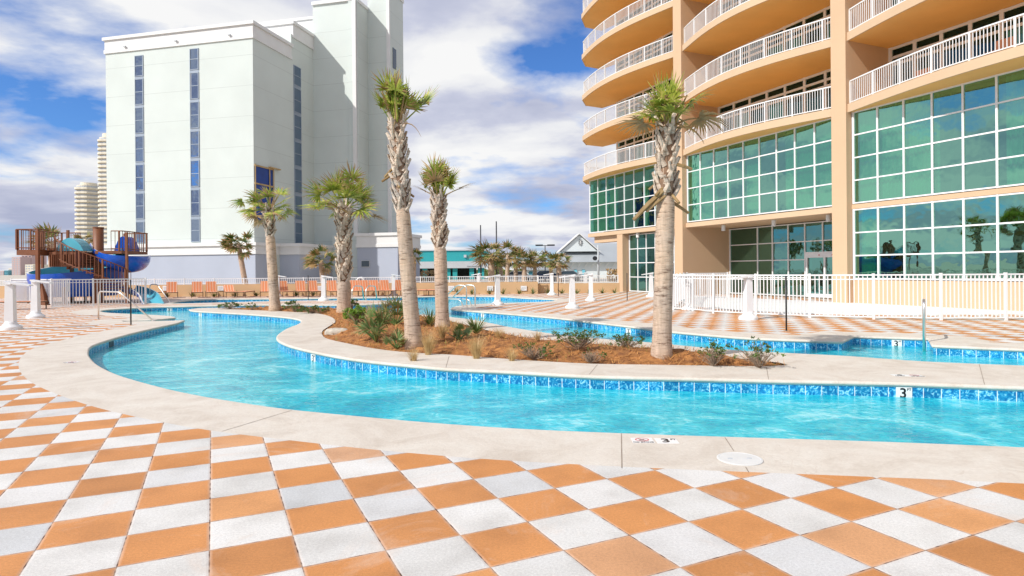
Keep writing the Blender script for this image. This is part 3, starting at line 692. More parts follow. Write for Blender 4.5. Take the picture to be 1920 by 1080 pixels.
m = MB(); hbox(m, 6.35, 7.35, 8.93, 8.99, 2.0, 2.75); w0 = m.build('window_frame', 'light_grey', hotel)
m = MB(); hbox(m, 6.42, 7.28, 8.90, 8.925, 2.08, 2.67); m.build('pane', 'dark_window', w0)
def hstrip(front, c, half, ztop, zbot):
    """stack of windows, one per floor, on the front (a=c) or side (b=c) face"""
    fl = 2.87; z = ztop; first = True
    def bx(m, u0, u1, o0, o1, z0, z1):
        if front: hbox(m, u0, u1, -o1, -o0, z0, z1)
        else: hbox(m, o0, o1, u0, u1, z0, z1)
    s = MB(); bx(s, c - half - .06, c + half + .06, 0.0, 0.02, zbot, ztop); s.build('spandrel', 'spandrel_blue', hotel)
    tops = [ztop]; 
    while tops[-1] > zbot + 1.5:
        z1 = tops[-1]; z0 = max(zbot, z1 - (2.05 if len(tops) == 1 else 2.55))
        mm = MB(); fr = .05
        bx(mm, c - half - .04, c - half + .03, .021, .07, z0, z1); bx(mm, c + half - .03, c + half + .04, .021, .07, z0, z1)
        zm = (z0 + z1) / 2 if z1 - z0 > 1.5 else None
        for zz in [z0 + .03, z1 - .03] + ([zm] if zm else []):
            bx(mm, c - half + .03, c + half - .03, .022, .065, zz - .03, zz + .03)
        f = mm.build('window', 'spandrel_blue', hotel)
        mm = MB(); o = .035
        rg = random.Random(int(z0 * 10 + c * 7)); ti = rg.uniform(-.02, .02)
        if front: mm.quad(hw(c - half, -o - ti, z0), hw(c + half, -o + ti, z0), hw(c + half, -o + ti, z1), hw(c - half, -o - ti, z1))
        else: mm.quad(hw(o, c - half, z0), hw(o, c + half, z0), hw(o, c + half, z1), hw(o, c - half, z1))
        mm.build('pane', 'blue_glass', f)
        if rg.random() < .6:
            mm = MB(); n = 14
            for i in range(n):
                ua = c - half + (2 * half) * i / n; ub = c - half + 2 * half * (i + 1) / n; oo = .024 + .004 * (i % 2)
                if front: mm.quad(hw(ua, -.024 - .004 * (i % 2), z0), hw(ub, -.024 - .004 * ((i + 1) % 2), z0), hw(ub, -.024 - .004 * ((i + 1) % 2), z1), hw(ua, -.024 - .004 * (i % 2), z1))
                else: mm.quad(hw(.024, ua, z0), hw(.024, ub, z0), hw(.024, ub, z1), hw(.024, ua, z1))
            mm.build('curtain', 'light_grey', f)
        tops.append(z0 - (.27))
hstrip(True, -12.86, .46, 23.1, 4.55); hstrip(True, -6.45, .46, 23.2, 4.55); hstrip(False, 7.3, .62, 23.2, 4.5)
for z in (9.0, 12, 15, 18, 21, 24.5):
    m = MB(); hbox(m, 7.851, 7.90, 14.0, 14.9, z, z + 2.3); m.build('window', 'dark_window', hotel)
# damaged corner: exposed blue sheathing with timber studs
m = MB(); hbox(m, .003, .05, 0.1, 2.9, 6.3, 11.7); dmg = m.build('blue_sheathing', 'blue_sheet', hotel)
m = MB()
for z in (6.2, 8.1, 9.9, 11.6): hbox(m, .051, .12, 0.0, 3.0, z, z + .14)
for b in (0.0, 2.2, 2.85): hbox(m, .121, .16, b, b + .12, 6.2, 11.8)
hbox(m, .05, .3, 2.2, 3.9, 11.75, 11.85)
m.build('timber_frame', 'wood_frame', dmg)
m = MB()
for a in (-14.5, -8.5, -2.5): hbox(m, a, a + .25, -.30, -.12, 24.0, 24.12)
m.build('light', 'light_grey', hotel)
m = MB(); m.tube([hw(3, 14, 31.2), hw(3, 14, 33.2)], .04, 6); m.tube([hw(5.6, 15, 33.3), hw(5.6, 15, 35)], .04, 6); m.build('antenna', 'light_grey', hotel)

# ------------------------------------------------------------------ fences
def fence_run(name, label, pts, h, sp=0.115, pw=0.011, posts=1.9, z0=0.06, base=0.0, cap=0.03, postw=0.035, cat='fence', grp=None):
    root = thing(name, label, cat, (pts[0][0], pts[0][1], 0), 0, grp)
    O = Vector((pts[0][0], pts[0][1], 0))
    P = [Vector((p[0], p[1], 0)) - O for p in pts]
    for a, b in zip(P[:-1], P[1:]):
        L = (b - a).length; d = (b - a) / L; nn = Vector((-d.y, d.x, 0))
        n = max(1, round(L / posts)); seg = L / n
        for k in range(n):
            s = a + d * (seg * k); e_ = a + d * (seg * (k + 1)); mb = MB(); s1 = s + d * postw; e1 = e_ - d * postw
            for za, zb, w in ((base + h - .045, base + h, .02), (base + z0, base + z0 + .035, .018), (base + h - .17, base + h - .14, .014)):
                if za == base + h - .17 and h < 0.6: continue
                mb.hexa([(q.x, q.y, z) for z in (za, zb) for q in (s1 - nn * w, e1 - nn * w, e1 + nn * w, s1 + nn * w)])
            m_ = max(1, round((seg - 2 * postw) / sp))
            for i in range(1, m_):
                q = s1 + (e1 - s1) * (i / m_); w = pw
                mb.hexa([(v.x, v.y, z) for z in (base + z0 + .036, base + h - .046) for v in (q - d * w - nn * w, q + d * w - nn * w, q + d * w + nn * w, q - d * w + nn * w)])
            mb.build('picket_panel', 'white_paint', root)
            pb = MB(); w = postw
            pb.hexa([(v.x, v.y, z) for z in (base, base + h + .03) for v in (s - d * w - nn * w, s + d * w - nn * w, s + d * w + nn * w, s - d * w + nn * w)])
            pb.build('post', 'white_paint', root)
    e_ = P[-1]; pb = MB(); pb.box(e_.x - postw, e_.x + postw, e_.y - postw, e_.y + postw, base, base + h + .03); pb.build('post', 'white_paint', root)
    return root
fp = [G(x, y)[:2] for x, y in ((1262, 581), (1300, 583.5), (1338, 587.5), (1417.5, 591.7), (1518.5, 596), (1638, 599), (1764.5, 600.7), (1886, 600.7), (2010, 600))]
fence_run('pool_fence', 'curved white picket fence round the splash pad in front of the peach tower', fp, 1.38, 0.118, 0.013, 2.4, base=0.0)
q = G(1262, 581)
fence_run('pool_fence', 'far white picket fence seen through the curved fence by the tower entrance', [q[:2], (7.9, 29.5), (9.2, 33.0), (11.5, 33.5)], 1.36, 0.14, 0.013, 2.2)
q = [G(x, y)[:2] for x, y in ((28, 565.5), (97.8, 566.5), (150, 567.5))]
fence_run('pool_fence', 'white picket fence on the left beside the blue water slide', [G(22, 567)[:2], G(97, 572)[:2]], 1.33, 0.135, 0.014, 2.4)
fence_run('pool_fence', 'white picket fence with gate in front of the brown slide tower', [G(98, 577)[:2], G(175, 574.5)[:2], G(273, 570.7)[:2]], 1.33, 0.125, 0.015, 2.5)
gt = thing('gate', 'solid looking white picket gate standing ajar in the slide fence', 'gate', G(99, 577.5))
mb = MB()
for i in range(9): mb.box(.03 + i * .075, .075 + i * .075, -.02, .02, .08, 1.30)
mb.box(0, .72, -.03, .03, 1.30, 1.36); mb.box(0, .72, -.03, .03, .03, .08); mb.build('picket_panel', 'white_paint', gt); gt.rotation_euler = (0, 0, radians(28))
mb = MB(); mb.box(.58, .64, -.05, -.03, .75, 1.15); mb.build('latch', 'light_grey', gt)

# ------------------------------------------------------------------ tan wall with railing
wall = thing('garden_wall', 'low tan wall with planting holes running behind the orange loungers', 'wall', (0, 42, 0))
m = MB(); m.box(-46, G(1008, 550).x, 0, .25, 0, .80); m.box(G(1008, 550).x, 7.3, 0.6, .85, 0, .66); m.box(G(1008, 550).x - .25, G(1008, 550).x, .25, .6, 0, .8)
m.build('wall_body', 'tan_wall', wall)
xs = G(1008, 550).x
fence_run('wall_railing', 'long low white railing on top of the tan wall', [(-46, 42.12), (-30, 42.12), (-14, 42.12), (xs - .03, 42.12)], .40, 0.125, 0.013, 2.0, z0=.04, base=.80, cat='railing')
fence_run('wall_railing', 'taller white railing on the lowered end of the tan wall near the peach tower', [(xs + .05, 42.72), (7.2, 42.72)], .52, 0.125, 0.013, 2.0, z0=.04, base=.66, cat='railing')
sg = None
for i, (x, lb) in enumerate(((310, 'on the tan wall left of the first raised lounger'), (413, 'on the tan wall between loungers, left part'), (493 + 107, 'on the tan wall behind the post with the arm'), (846, 'on the tan wall left of centre behind the ladder rails'), (919, 'on the tan wall right of the ladder rails'), (982, 'on the tan wall, rightmost of the row'))):
    p = D(x, 540.5, 41.9)
    r = thing('wall_sign', 'small white notice plate ' + lb, 'sign', (p.x, 41.97, p.z), 0, 'notice plates on the tan wall')
    mb = MB(); mb.box(-.2, .2, -.03, 0, -.16, .16); mb.build('plate', 'white_paint', r)
    mb = MB(); mb.box(-.13, .13, -.034, -.0305, .04, .07); mb.box(-.13, .13, -.034, -.0305, -.03, 0); mb.box(-.13, .06, -.034, -.0305, -.10, -.07); mb.build('lettering', 'light_grey', r)
# ------------------------------------------------------------------ palms
def frond(mb, base, dirv, length, nleaf, leaflen, rng, droop=0.5, wind=Vector((0, 0, 0)), w=0.028, dry=0, dryp=0.12, seg=3):
    dirv = dirv.normalized(); base = Vector(base)
    pts = []; p = base.copy(); d = dirv.copy(); n = 5
    for i in range(n + 1):
        pts.append(p.copy()); p = p + d * (length / n); d = (d + Vector((0, 0, -0.10 * droop)) + wind * 0.05).normalized()
    mb.tube(pts, [0.020 - 0.0022 * i for i in range(n + 1)], 4, dry, cap=False)
    tip = pts[-1]; side = d.cross(Vector((0, 0, 1)))
    if side.length < 0.1: side = Vector((1, 0, 0))
    side.normalize(); upv = side.cross(d).normalized()
    roll = rng.uniform(-0.7, 0.7); side, upv = side * cos(roll) + upv * sin(roll), upv * cos(roll) - side * sin(roll)
    for i in range(nleaf):
        f = (i + 0.5) / nleaf * 2 - 1; ang = f * 2.0 + rng.uniform(-.05, .05)
        ld = (d * cos(ang) + side * sin(ang) + upv * (0.25 - 0.2 * abs(f)) + Vector((rng.uniform(-.08, .08),) * 3)).normalized()
        L = leaflen * (1 - 0.35 * abs(f) ** 1.5) * rng.uniform(.8, 1.1)
        b0 = tip - d * (0.18 * (1 - abs(f))) * length * .6
        q = b0.copy(); prev = None; mi = 1 + dry if False else (dry if dry else (1 if rng.random() < dryp else 0))
        dd = ld.copy(); wv = dd.cross(upv).normalized()
        for k in range(seg + 1):
            t = k / seg; ww = w * (0.55 + 0.9 * t if t < .45 else (1 - t) * 1.72 + .03)
            a, c = q - wv * ww, q + wv * ww
            if prev: mb.quad(prev[0], prev[1], c, a, mi if not (k == seg and rng.random() < .45) else 1)
            prev = (a, c); q = q + dd * (L / seg); dd = (dd + Vector((0, 0, -0.30 * droop * (0.5 + t))) + wind * (0.22 * (0.4 + t))).normalized()
def palm(label, px, py, top, r0, r1, boots, crown_n, rng, petiole=0.75, leaf=0.6, droop=0.6, wind=(0, 0, 0), up=0.35, far=False, mats=('palm_leaf', 'palm_dry'), group=None, nleaf=22, bow=0.0, base=None, dryp=.12, wl=.028, extra=None, name='palm_tree', flare=1.25):
    b = base if base is not None else G(px, py)
    root = thing(name, label, 'palm tree', b, 0, group)
    T = Vector(top) - Vector(b); n = 26 if not far else 8
    side = Vector((bow, 0, 0))
    def axis(t): return T * t + side * sin(pi * t)
    mb = MB(); pts = []; rs = []
    zb = boots if boots else 1.0
    for i in range(n + 1):
        t = i / n; r = r0 + (r1 - r0) * t
        r *= 1 + (flare - 1) * max(0, 1 - t * 7) ** 2
        r *= 1 + rng.uniform(-.012, .012)
        if t > zb: r *= 0.80
        pts.append(axis(t)); rs.append(r)
    pts[0] = pts[0] - Vector((0, 0, 0.08))
    mb.tube(pts, rs, 14 if not far else 8, 0)
    mb.build('trunk', 'palm_bark', root, smooth=True)
    if boots and boots < 1:
        bm = MB(); Ltot = T.length; nb = int((1 - boots) * Ltot / (0.024 if not far else 0.10)); ax = T.normalized()
        e1 = ax.cross(Vector((0, 1, 0))).normalized(); e2 = ax.cross(e1)
        for i in range(nb):
            t = boots - .01 + (1 - boots) * i / nb; ang = i * 2.3999 + rng.uniform(-.12, .12)
            R = (r0 + (r1 - r0) * t) * 0.84; o = e1 * cos(ang) + e2 * sin(ang); tg = e2 * cos(ang) - e1 * sin(ang)
            lean = (0.50 if i % 2 else -0.50) + rng.uniform(-.12, .12); out = 0.20 + rng.uniform(-.03, .14)
            if t > .93: out += .12
            d = (ax * 1.0 + tg * lean + o * out).normalized(); L = (0.30 + rng.uniform(-.06, .06)) * (r0 / .17) ** .5
            w0 = 0.064 * r0 / .2; w1 = 0.034 * r0 / .2; p0 = axis(t) + o * (R * .90); p1 = p0 + d * L * .55 + o * .012; p2 = p0 + d * L
            tt = tg - d * tg.dot(d); tt.normalize(); oo = d.cross(tt); oo = oo if oo.dot(o) > 0 else -oo
            for (qa, wa, ta_), (qb, wb, tb_) in (((p0, w0, .022), (p1, (w0 + w1) / 2, .018)), ((p1, (w0 + w1) / 2, .018), (p2, w1, .012))):
                bm.hexa([qa - tt * wa - oo * .01, qa + tt * wa - oo * .01, qa + tt * wa * .6 + oo * ta_, qa - tt * wa * .6 + oo * ta_,
                         qb - tt * wb - oo * .01, qb + tt * wb - oo * .01, qb + tt * wb * .6 + oo * tb_, qb - tt * wb * .6 + oo * tb_])
        bm.build('leaf_bases', 'palm_boot', root)
        co = MB(); ks = [boots + (1 - boots) * k / 6 for k in range(7)]
        co.tube([axis(k) for k in ks], [(r0 + (r1 - r0) * k) * .83 for k in ks], 10); co.build('trunk_core', 'boot_core', root, smooth=True)
    cm = MB(); wv = Vector(wind); topv = axis(1.0)
    for i in range(crown_n):
        a = i * 2.3999 + rng.uniform(-.3, .3); s = (i + .5) / crown_n      # low fronds first
        el = (up - 0.75) + 1.75 * s + rng.uniform(-.2, .2); el = max(-1.0, min(1.45, el))
        d = Vector((cos(a) * cos(el), sin(a) * cos(el), sin(el))) + wv * .55
        fl = petiole * rng.uniform(.65, 1.35); dry = 1 if (s < .14 and rng.random() < .7) else 0
        frond(cm, topv + Vector((cos(a), sin(a), 0)) * r1 * .5 - ax_off(T, .02), d, fl, nleaf, leaf * rng.uniform(.85, 1.15), rng, droop * rng.uniform(.6, 1.5), wv, wl, dry, dryp, 3 if not far else 2)
    if extra: extra(cm, topv, rng)
    cm.build('crown', list(mats), root)
    return root
def ax_off(T, k): return T.normalized() * (T.length * k)
rng = random.Random(11)
def broken(cm, top, rg):
    for (dx, dz, z0, w) in ((-.52, -.50, -1.22, .045), (-.34, -.28, -1.30, .03), (.30, -.1, -.75, .03)):
        p = top + Vector((dx * .25, -.14, z0)); cm.tube([p, p + Vector((dx * .5, -.03, dz * .45)), p + Vector((dx, -.02, dz))], [w, w * 1.1, w * .75], 5, 1)
def stubs(n, L, spread=.35):
    def f(cm, top, rg):
        for i in range(n):
            a = rg.uniform(0, 6.28); d = Vector((cos(a) * spread, sin(a) * spread, 1)).normalized()
            p0 = top + Vector((cos(a), sin(a), 0)) * .08 - Vector((0, 0, .1)); l = L * rg.uniform(.6, 1.1)
            cm.tube([p0, p0 + d * l * .6, p0 + d * l + Vector((0, 0, -.02))], [.028, .02, .012], 5, 1)
    return f
def hang(n, L):
    def f(cm, top, rg):
        for i in range(n):
            a = rg.uniform(0, 6.28); p = top + Vector((cos(a) * .15, sin(a) * .15, -.1)); d = Vector((cos(a), sin(a), .1)); pts = [p]
            for k in range(5): p = p + d.normalized() * L * .2; d.z -= .45; pts.append(p)
            cm.tube(pts, [.014, .012, .01, .008, .005, .003], 4, 1)
        # broken frond stalks
        for i in range(4):
            a = 2.6 + i * 1.2; p = top - Vector((0, 0, .9 + .15 * i)); cm.tube([p, p + Vector((cos(a) * .35, sin(a) * .35, -.25))], [.035, .025], 5, 1)
    return f
def both(*fs):
    def f(*a):
        for g_ in fs: g_(*a)
    return f
palm('tallest palm in the island bed, leaning left with fronds swept to a tuft', 777, 655, D(744, 226, 13.1), .165, .135, .60, 18, rng, .60, .52, .5, (-.16, 0, .75), 1.25, nleaf=20, extra=both(stubs(13, .85, .30), hang(3, .6)), bow=-.02)
palm('upright palm in the island bed just right of the tallest palm', 830, 620, D(822, 366, 17.0), .180, .165, .60, 18, rng, .55, .56, .7, (.08, 0, .55), 1.1, nleaf=18, extra=stubs(5, .7, .2), flare=1.35)
palm('thick palm at the right end of the island bed in front of the peach tower', 1240, 676, D(1252, 230, 11.05), .168, .158, .68, 17, rng, .40, .60, 1.5, (-.26, 0, .4), 1.05, nleaf=22, extra=both(stubs(7, .6, .5), hang(5, .6), broken))
palm('full crowned palm in the middle of the island bed before the white hotel', 645, 589, D(645, 385, 23.3), .255, .25, .30, 27, rng, .85, .78, .55, (.1, 0, 0), .55, nleaf=24, wl=.036, flare=1.2)
palm('leaning palm at the left end of the island bed before the boarded hotel corner', 516, 583, D(503, 390, 26.0), .21, .18, .72, 22, rng, .75, .62, .85, (-.35, 0, -.1), .35, nleaf=20, wl=.034, extra=stubs(4, 1.0, .5), dryp=.2, flare=1.3)
# palms beyond the tan wall
far = [('windswept palm in front of the pale blue hotel base, left of the leaning palm', 463, 525, 447, 458, 47, .22, .9, (-.9, 0, -.15), 26),
       ('drooping palm behind the tan wall between the two left island palms', 608, 525, 601, 488, 49, .22, .85, (-.7, 0, -.3), 24),
       ('small palm behind the tan wall between the two tall trunks', 775, 522, 776, 482, 60, .25, .9, (-.6, 0, -.2), 22),
       ('biggest palm of the group in front of the teal building', 922, 524, 920, 478, 62, .34, 1.45, (-.45, 0, -.15), 34),
       ('slim palm right beside the biggest palm of the far group', 950, 522, 953, 477, 72, .26, 1.25, (.35, 0, -.2), 24),
       ('palm with green upright crown, third from the left in the far group', 967, 522, 967, 487, 74, .26, 1.05, (.1, 0, -.2), 22),
       ('palm with dense low crown near the middle of the far group', 984, 522, 982, 490, 70, .3, 1.1, (.1, 0, -.25), 24),
       ('palm before the low white annex, right of the dense low palm', 1003, 522, 1003, 487, 73, .24, 1.2, (.15, 0, -.2), 24),
       ('short palm in front of the grey house roof with dark crown', 1034, 522, 1032, 489, 76, .24, 1.1, (-.2, 0, -.2), 22),
       ('green palm nearest the house shutters, right end of the far group', 1049, 523, 1047, 492, 68, .3, 1.05, (.15, 0, -.35), 26),
       ('palm standing behind the brown slide tower platform on the far left', 101, 520, 94, 452, 48, .24, 1.0, (-.75, 0, .05), 24),
       ('palm whose crown just tops the slide tower beside the big column', 158, 520, 157, 452, 52, .24, .75, (-.3, 0, 0), 18),
       ('half hidden dark palm behind the biggest far palm', 940, 522, 938, 492, 78, .28, 1.0, (0, 0, -.2), 20)]
for lb, bx_, by_, cx_, cy_, Y, r, sz, wd, n in far:
    b = D(bx_, 515, Y); b.z = 0; t = D(cx_, cy_, Y)
    palm(lb, 0, 0, t, r, r * .85, None, n, rng, sz * .75, sz * .85, .9, wd, .35, True, ('far_leaf', 'palm_dry'), 'palms beyond the tan wall', 12, base=b, dryp=.2, wl=.075)

# ------------------------------------------------------------------ island planting
import mathutils
rg = random.Random(3)
xs_ = [p.x for p in BED]; ys_ = [p.y for p in BED]
bx0, bx1, by0, by1 = min(xs_), max(xs_), min(ys_), max(ys_)
inner = [v for v in (Vector((bx0 + (bx1 - bx0) * rg.random(), by0 + (by1 - by0) * rg.random())) for _ in range(26000)) if inside(v, BED)]
inner = inner[:5000]
V_, E_, F_, *_ = delaunay_2d_cdt([v.copy() for v in BED] + inner, [(i, (i + 1) % len(BED)) for i in range(len(BED))], [], 0, 1e-5)
mb = MB()
def mulch_z(x, y):
    d = dist(Vector((x, y)), BED); k = min(1, d / .8); k = k * k * (3 - 2 * k)
    return -0.03 + k * (0.14 + .10 * mathutils.noise.noise(Vector((x, y, 0)) * .8)) + .06 * min(1, d / .15) * (mathutils.noise.noise(Vector((x, y, 3)) * 7) + .4)
mb.v = [(v.x, v.y, mulch_z(v.x, v.y)) for v in V_]
for f in F_:
    c = (V_[f[0]] + V_[f[1]] + V_[f[2]]) / 3
    if inside(c, BED): mb.f.append(tuple(f)); mb.m.append(0)
struct(mb.build('mulch_bed', 'mulch', smooth=True), 'structure')
mb = MB()
for i in range(42000):
    y = by0 + (by1 - by0) * rg.random() ** 1.5; x = bx0 + (bx1 - bx0) * rg.random()
    if not inside(Vector((x, y)), BED): continue
    z = mulch_z(x, y) + rg.uniform(0, .022); a = rg.uniform(0, 6.28); L = rg.uniform(.08, .22); e = rg.uniform(-.1, .7)
    d = Vector((cos(a) * cos(e), sin(a) * cos(e), sin(e))) * L; w = Vector((-sin(a), cos(a), 0)) * .0035 * (1 + y / 14)
    p = Vector((x, y, z)); mb.tri(p - w, p + w, p + d)
struct(mb.build('pine_straw', 'pine_needle'), 'stuff', 'orange brown pine straw scattered over the bed')
mb = MB()
for i in range(9000):
    y = by0 + (by1 - by0) * rg.random() ** 1.5; x = bx0 + (bx1 - bx0) * rg.random()
    if not inside(Vector((x, y)), BED) or mathutils.noise.noise(Vector((x, y, 9)) * .9) < .08: continue
    z = mulch_z(x, y); a = rg.uniform(0, 6.28); e = rg.uniform(.4, 1.4); d = Vector((cos(a) * cos(e), sin(a) * cos(e), sin(e))) * rg.uniform(.05, .13); w = Vector((-sin(a), cos(a), 0)) * .004 * (1 + y / 14)
    p = Vector((x, y, z)); mb.tri(p - w, p + w, p + d)
struct(mb.build('thin_grass', 'weed'), 'stuff', 'thin yellow green grass growing through the mulch')
def zb_(p): return Vector((p.x, p.y, max(0.0, mulch_z(p.x, p.y)) if inside(Vector((p.x, p.y)), BED) else 0))
def grass(px, py, h, n, label, spread=.30):
    p = zb_(G(px, py, .08)); mb = MB(); rg = random.Random(int(px))
    for i in range(n):
        a = rg.uniform(0, 6.28); r = rg.random() * .06; s = abs(rg.gauss(0, spread)) + .05; L = h * rg.uniform(.6, 1.1)
        d = Vector((cos(a) * s, sin(a) * s, 1)).normalized(); q = Vector((cos(a) * r, sin(a) * r, 0)); w = Vector((-sin(a), cos(a), 0)) * .0035; prev = None
        for k in range(4):
            ww = w * (1 - k / 3.2); 
            if prev: mb.quad(prev[0], prev[1], q + ww, q - ww)
            prev = (q - ww, q + ww); q = q + d * L / 3; d = (d + Vector((cos(a), sin(a), -.25)) * .16).normalized()
    tag(mb.build('ornamental_grass', 'dry_grass', loc=p), label, 'plant', 'dry ornamental grasses in the bed')
grass(803, 657, .52, 300, 'largest dry straw coloured grass tuft, right foot of the tallest palm')
grass(829, 640, .42, 220, 'dry grass tuft at the foot of the upright palm', .32)
grass(893, 664, .48, 280, 'dry grass tuft standing alone in the front of the bed')
grass(935, 640, .30, 130, 'low dry grass tuft near the back channel, left one', .45)
grass(1008, 646, .24, 110, 'low dry grass tuft near the back channel, right one', .4)
grass(855, 633, .38, 200, 'dry grass tuft behind the yucca gap right of the upright palm', .4)
grass(775, 668, .3, 140, 'short dry grass at the very foot of the tallest trunk', .45)
grass(960, 668, .3, 120, 'short yellow grass tuft by the leftmost twiggy shrub', .5)
grass(693, 588, .3, 110, 'tiny dry grass tuft beside the back channel coping', .4)
def spiky(px, py, h, n, label, m='palmetto_leaf', cat='plant', name='palmetto', fan=True, wl=.02, flat=.5):
    p = zb_(G(px, py, .08)); root = thing(name, label, cat, p); rg = random.Random(int(px * 3)); mb = MB()
    for i in range(n):
        a = rg.uniform(0, 6.28); el = rg.uniform(flat, 1.35)
        d = Vector((cos(a) * cos(el), sin(a) * cos(el), sin(el)))
        if fan: frond(mb, (0, 0, 0), d, h * rg.uniform(.4, .8), 14, h * rg.uniform(.45, .6), rg, .35, Vector((0, 0, 0)), wl, 0, .12)
        else:
            q = Vector((0, 0, 0)); w = Vector((-sin(a), cos(a), 0)) * wl; prev = None; L = h * rg.uniform(.7, 1.15); mi = 1 if rg.random() < .12 else 0
            for k in range(5):
                ww = w * (1 - (k / 4) ** 2 * .97)
                if prev: mb.quad(prev[0], prev[1], q + ww, q - ww, mi)
                prev = (q - ww, q + ww); q = q + d * L / 4; d = (d + Vector((0, 0, -.16))).normalized()
    mb.build('leaves', [m, 'palm_dry'], root)
spiky(742, 613, .85, 15, 'tall palmetto clump with blue green fans behind the tallest palm')
spiky(705, 640, .75, 15, 'sprawling palmetto clump with browned stalks in the left of the bed', wl=.024)
spiky(806, 612, .62, 42, 'spiky yucca tuft between the two tall trunks', name='yucca', fan=False)
spiky(893, 632, .52, 55, 'spiky yucca with stiff leaves by the back channel', name='yucca', fan=False)
spiky(862, 640, .34, 8, 'small dark palmetto right of the upright palm')
spiky(745, 648, .42, 10, 'low palmetto sprawling left of the tallest trunk foot')
def bush(px, py, w, h, n, label, leaf='shrub_leaf', bare=.5, ls=.035, cat='shrub'):
    p = zb_(G(px, py, .06)); root = thing('shrub', label, cat, p); rg = random.Random(int(px * 7 + py)); tb = MB(); lb = MB()
    for i in range(n):
        a = rg.uniform(0, 6.28); rr = rg.random() ** .6; q = Vector((0, 0, 0)); tip = Vector((cos(a) * rr * w, sin(a) * rr * w * .7, h * rg.uniform(.45, 1.05) * (1 - .3 * rr)))
        mid = tip * .5 + Vector((rg.uniform(-.05, .05), rg.uniform(-.05, .05), rg.uniform(-.03, .05)))
        tb.tube([q, mid, tip], [.006, .004, .0025], 4, 0, False)
        for s in range(3):
            e = mid + Vector((rg.uniform(-.1, .1), rg.uniform(-.1, .1), rg.uniform(-.02, .12))); tb.tube([mid, e], [.003, .0015], 3, 0, False)
        if rg.random() > bare:
            for c in range(3):
                cc = tip + Vector((rg.gauss(0, .03), rg.gauss(0, .03), rg.gauss(0, .02)))
                for l in range(7):
                    d = Vector((rg.gauss(0, 1), rg.gauss(0, 1), rg.gauss(.3, .7))).normalized(); sd = d.cross(Vector((rg.gauss(0, 1), rg.gauss(0, 1), 1))).normalized() * ls * .3
                    L = ls * rg.uniform(.8, 1.4); lb.quad(cc, cc + d * L * .5 + sd, cc + d * L, cc + d * L * .5 - sd)
    tb.build('stems', 'twig', root)
    if lb.v: lb.build('leaves', leaf, root)
bush(673, 611, .42, .48, 110, 'bright lime green leafy shrub at the left end of the bed', 'lime_leaf', .0, .045)
bush(1000, 668, .36, .34, 46, 'twiggy shrub with few leaves, leftmost of the front row', bare=.55)
bush(1085, 664, .50, .40, 70, 'wide sparse leafy shrub in the front centre of the bed', bare=.35)
bush(1108, 674, .26, .22, 40, 'bare grey twig shrub at the front edge of the bed', bare=.92)
bush(1176, 660, .32, .30, 46, 'leafy shrub just left of the thick palm trunk', bare=.3)
bush(1338, 680, .36, .42, 44, 'sparse twiggy shrub right of the thick palm trunk', bare=.5)
bush(1424, 683, .40, .48, 50, 'twiggy shrub with pink flower tips at the right tip of the bed', bare=.45)
bush(429, 577, .5, .30, 45, 'low green shrub at the far left tip of the island', bare=.45, ls=.06)
bush(474, 578.5, .35, .32, 18, 'thin sprig shrub left of the leaning palm foot', bare=.5, ls=.05)
bush(553, 582, .5, .45, 45, 'green shrub right of the leaning palm foot', bare=.4, ls=.06)
bush(588, 584.5, .7, .28, 60, 'low spreading shrub between leaning palm and full palm', bare=.4, ls=.06)
bush(659, 583, .3, .45, 30, 'small sprig beside the full palm at the back channel', bare=.3, ls=.07)
mb = MB(); p = G(632, 629); mb.lathe([(.30, -.02), (.33, .06), (.27, .11), (.14, .13)], 14)
for i, v in enumerate(mb.v): mb.v[i] = (v[0] * (1 + .1 * sin(i * 1.7)), v[1] * .55, v[2] + .012 * sin(i * 2.3))
tag(mb.build('flat_rock', 'rock', loc=(p.x, p.y, .05), smooth=True), 'flat pale stone lying at the left edge of the mulch bed', 'rock')
# tufts in front of the tan wall
for i, x in enumerate([932 - 840 + 840 - 75, 884, 918, 943, 973, 999, 1028, 1053, 1081, 1104, 1129, 1152, 313, 360, 401, 440, 480, 555, 586]):
    y = 556.5 - (x / 1920) * 8; p = G(x, y); p.y = 41.6; p.x = (x - 960) / F * 41.6
    root = thing('agave', 'small green agave at the foot of the tan wall', 'plant', (p.x, p.y, 0), 0, 'agave tufts along the foot of the tan wall'); rg = random.Random(i); mb = MB()
    for k in range(16):
        a = rg.uniform(0, 6.28); e = rg.uniform(.3, 1.3); d = Vector((cos(a) * cos(e), sin(a) * cos(e), sin(e))) * rg.uniform(.35, .55); w = Vector((-sin(a), cos(a), 0)) * .05
        mb.tri(-w, w, d)
    mb.build('leaves', 'far_leaf', root)

# ------------------------------------------------------------------ pedestals, posts, rails
def make_pedestal():
    r = thing('pedestal', '', 'pedestal')
    m = MB(); m.lathe([(.29, 0), (.29, .07), (.27, .10), (.20, .13), (.155, .19), (.145, .24)], 24); m.build('base', 'white_paint', r, smooth=True)
    m = MB(); a, b = .115, .095; m.hexa([(-a, -a, .2), (a, -a, .2), (a, a, .2), (-a, a, .2), (-b, -b, 1.34), (b, -b, 1.34), (b, b, 1.34), (-b, b, 1.34)]); m.build('column', 'white_paint', r)
    m = MB(); m.hexa([(-.12, -.13, 1.34), (.52, -.13, 1.25), (.52, .13, 1.25), (-.12, .13, 1.34), (-.12, -.13, 1.40), (.52, -.13, 1.29), (.52, .13, 1.29), (-.12, .13, 1.40)]); m.box(-.07, .07, -.16, .16, 1.30, 1.33); m.build('arm', 'white_paint', r)
    return r
ped = make_pedestal(); first = True
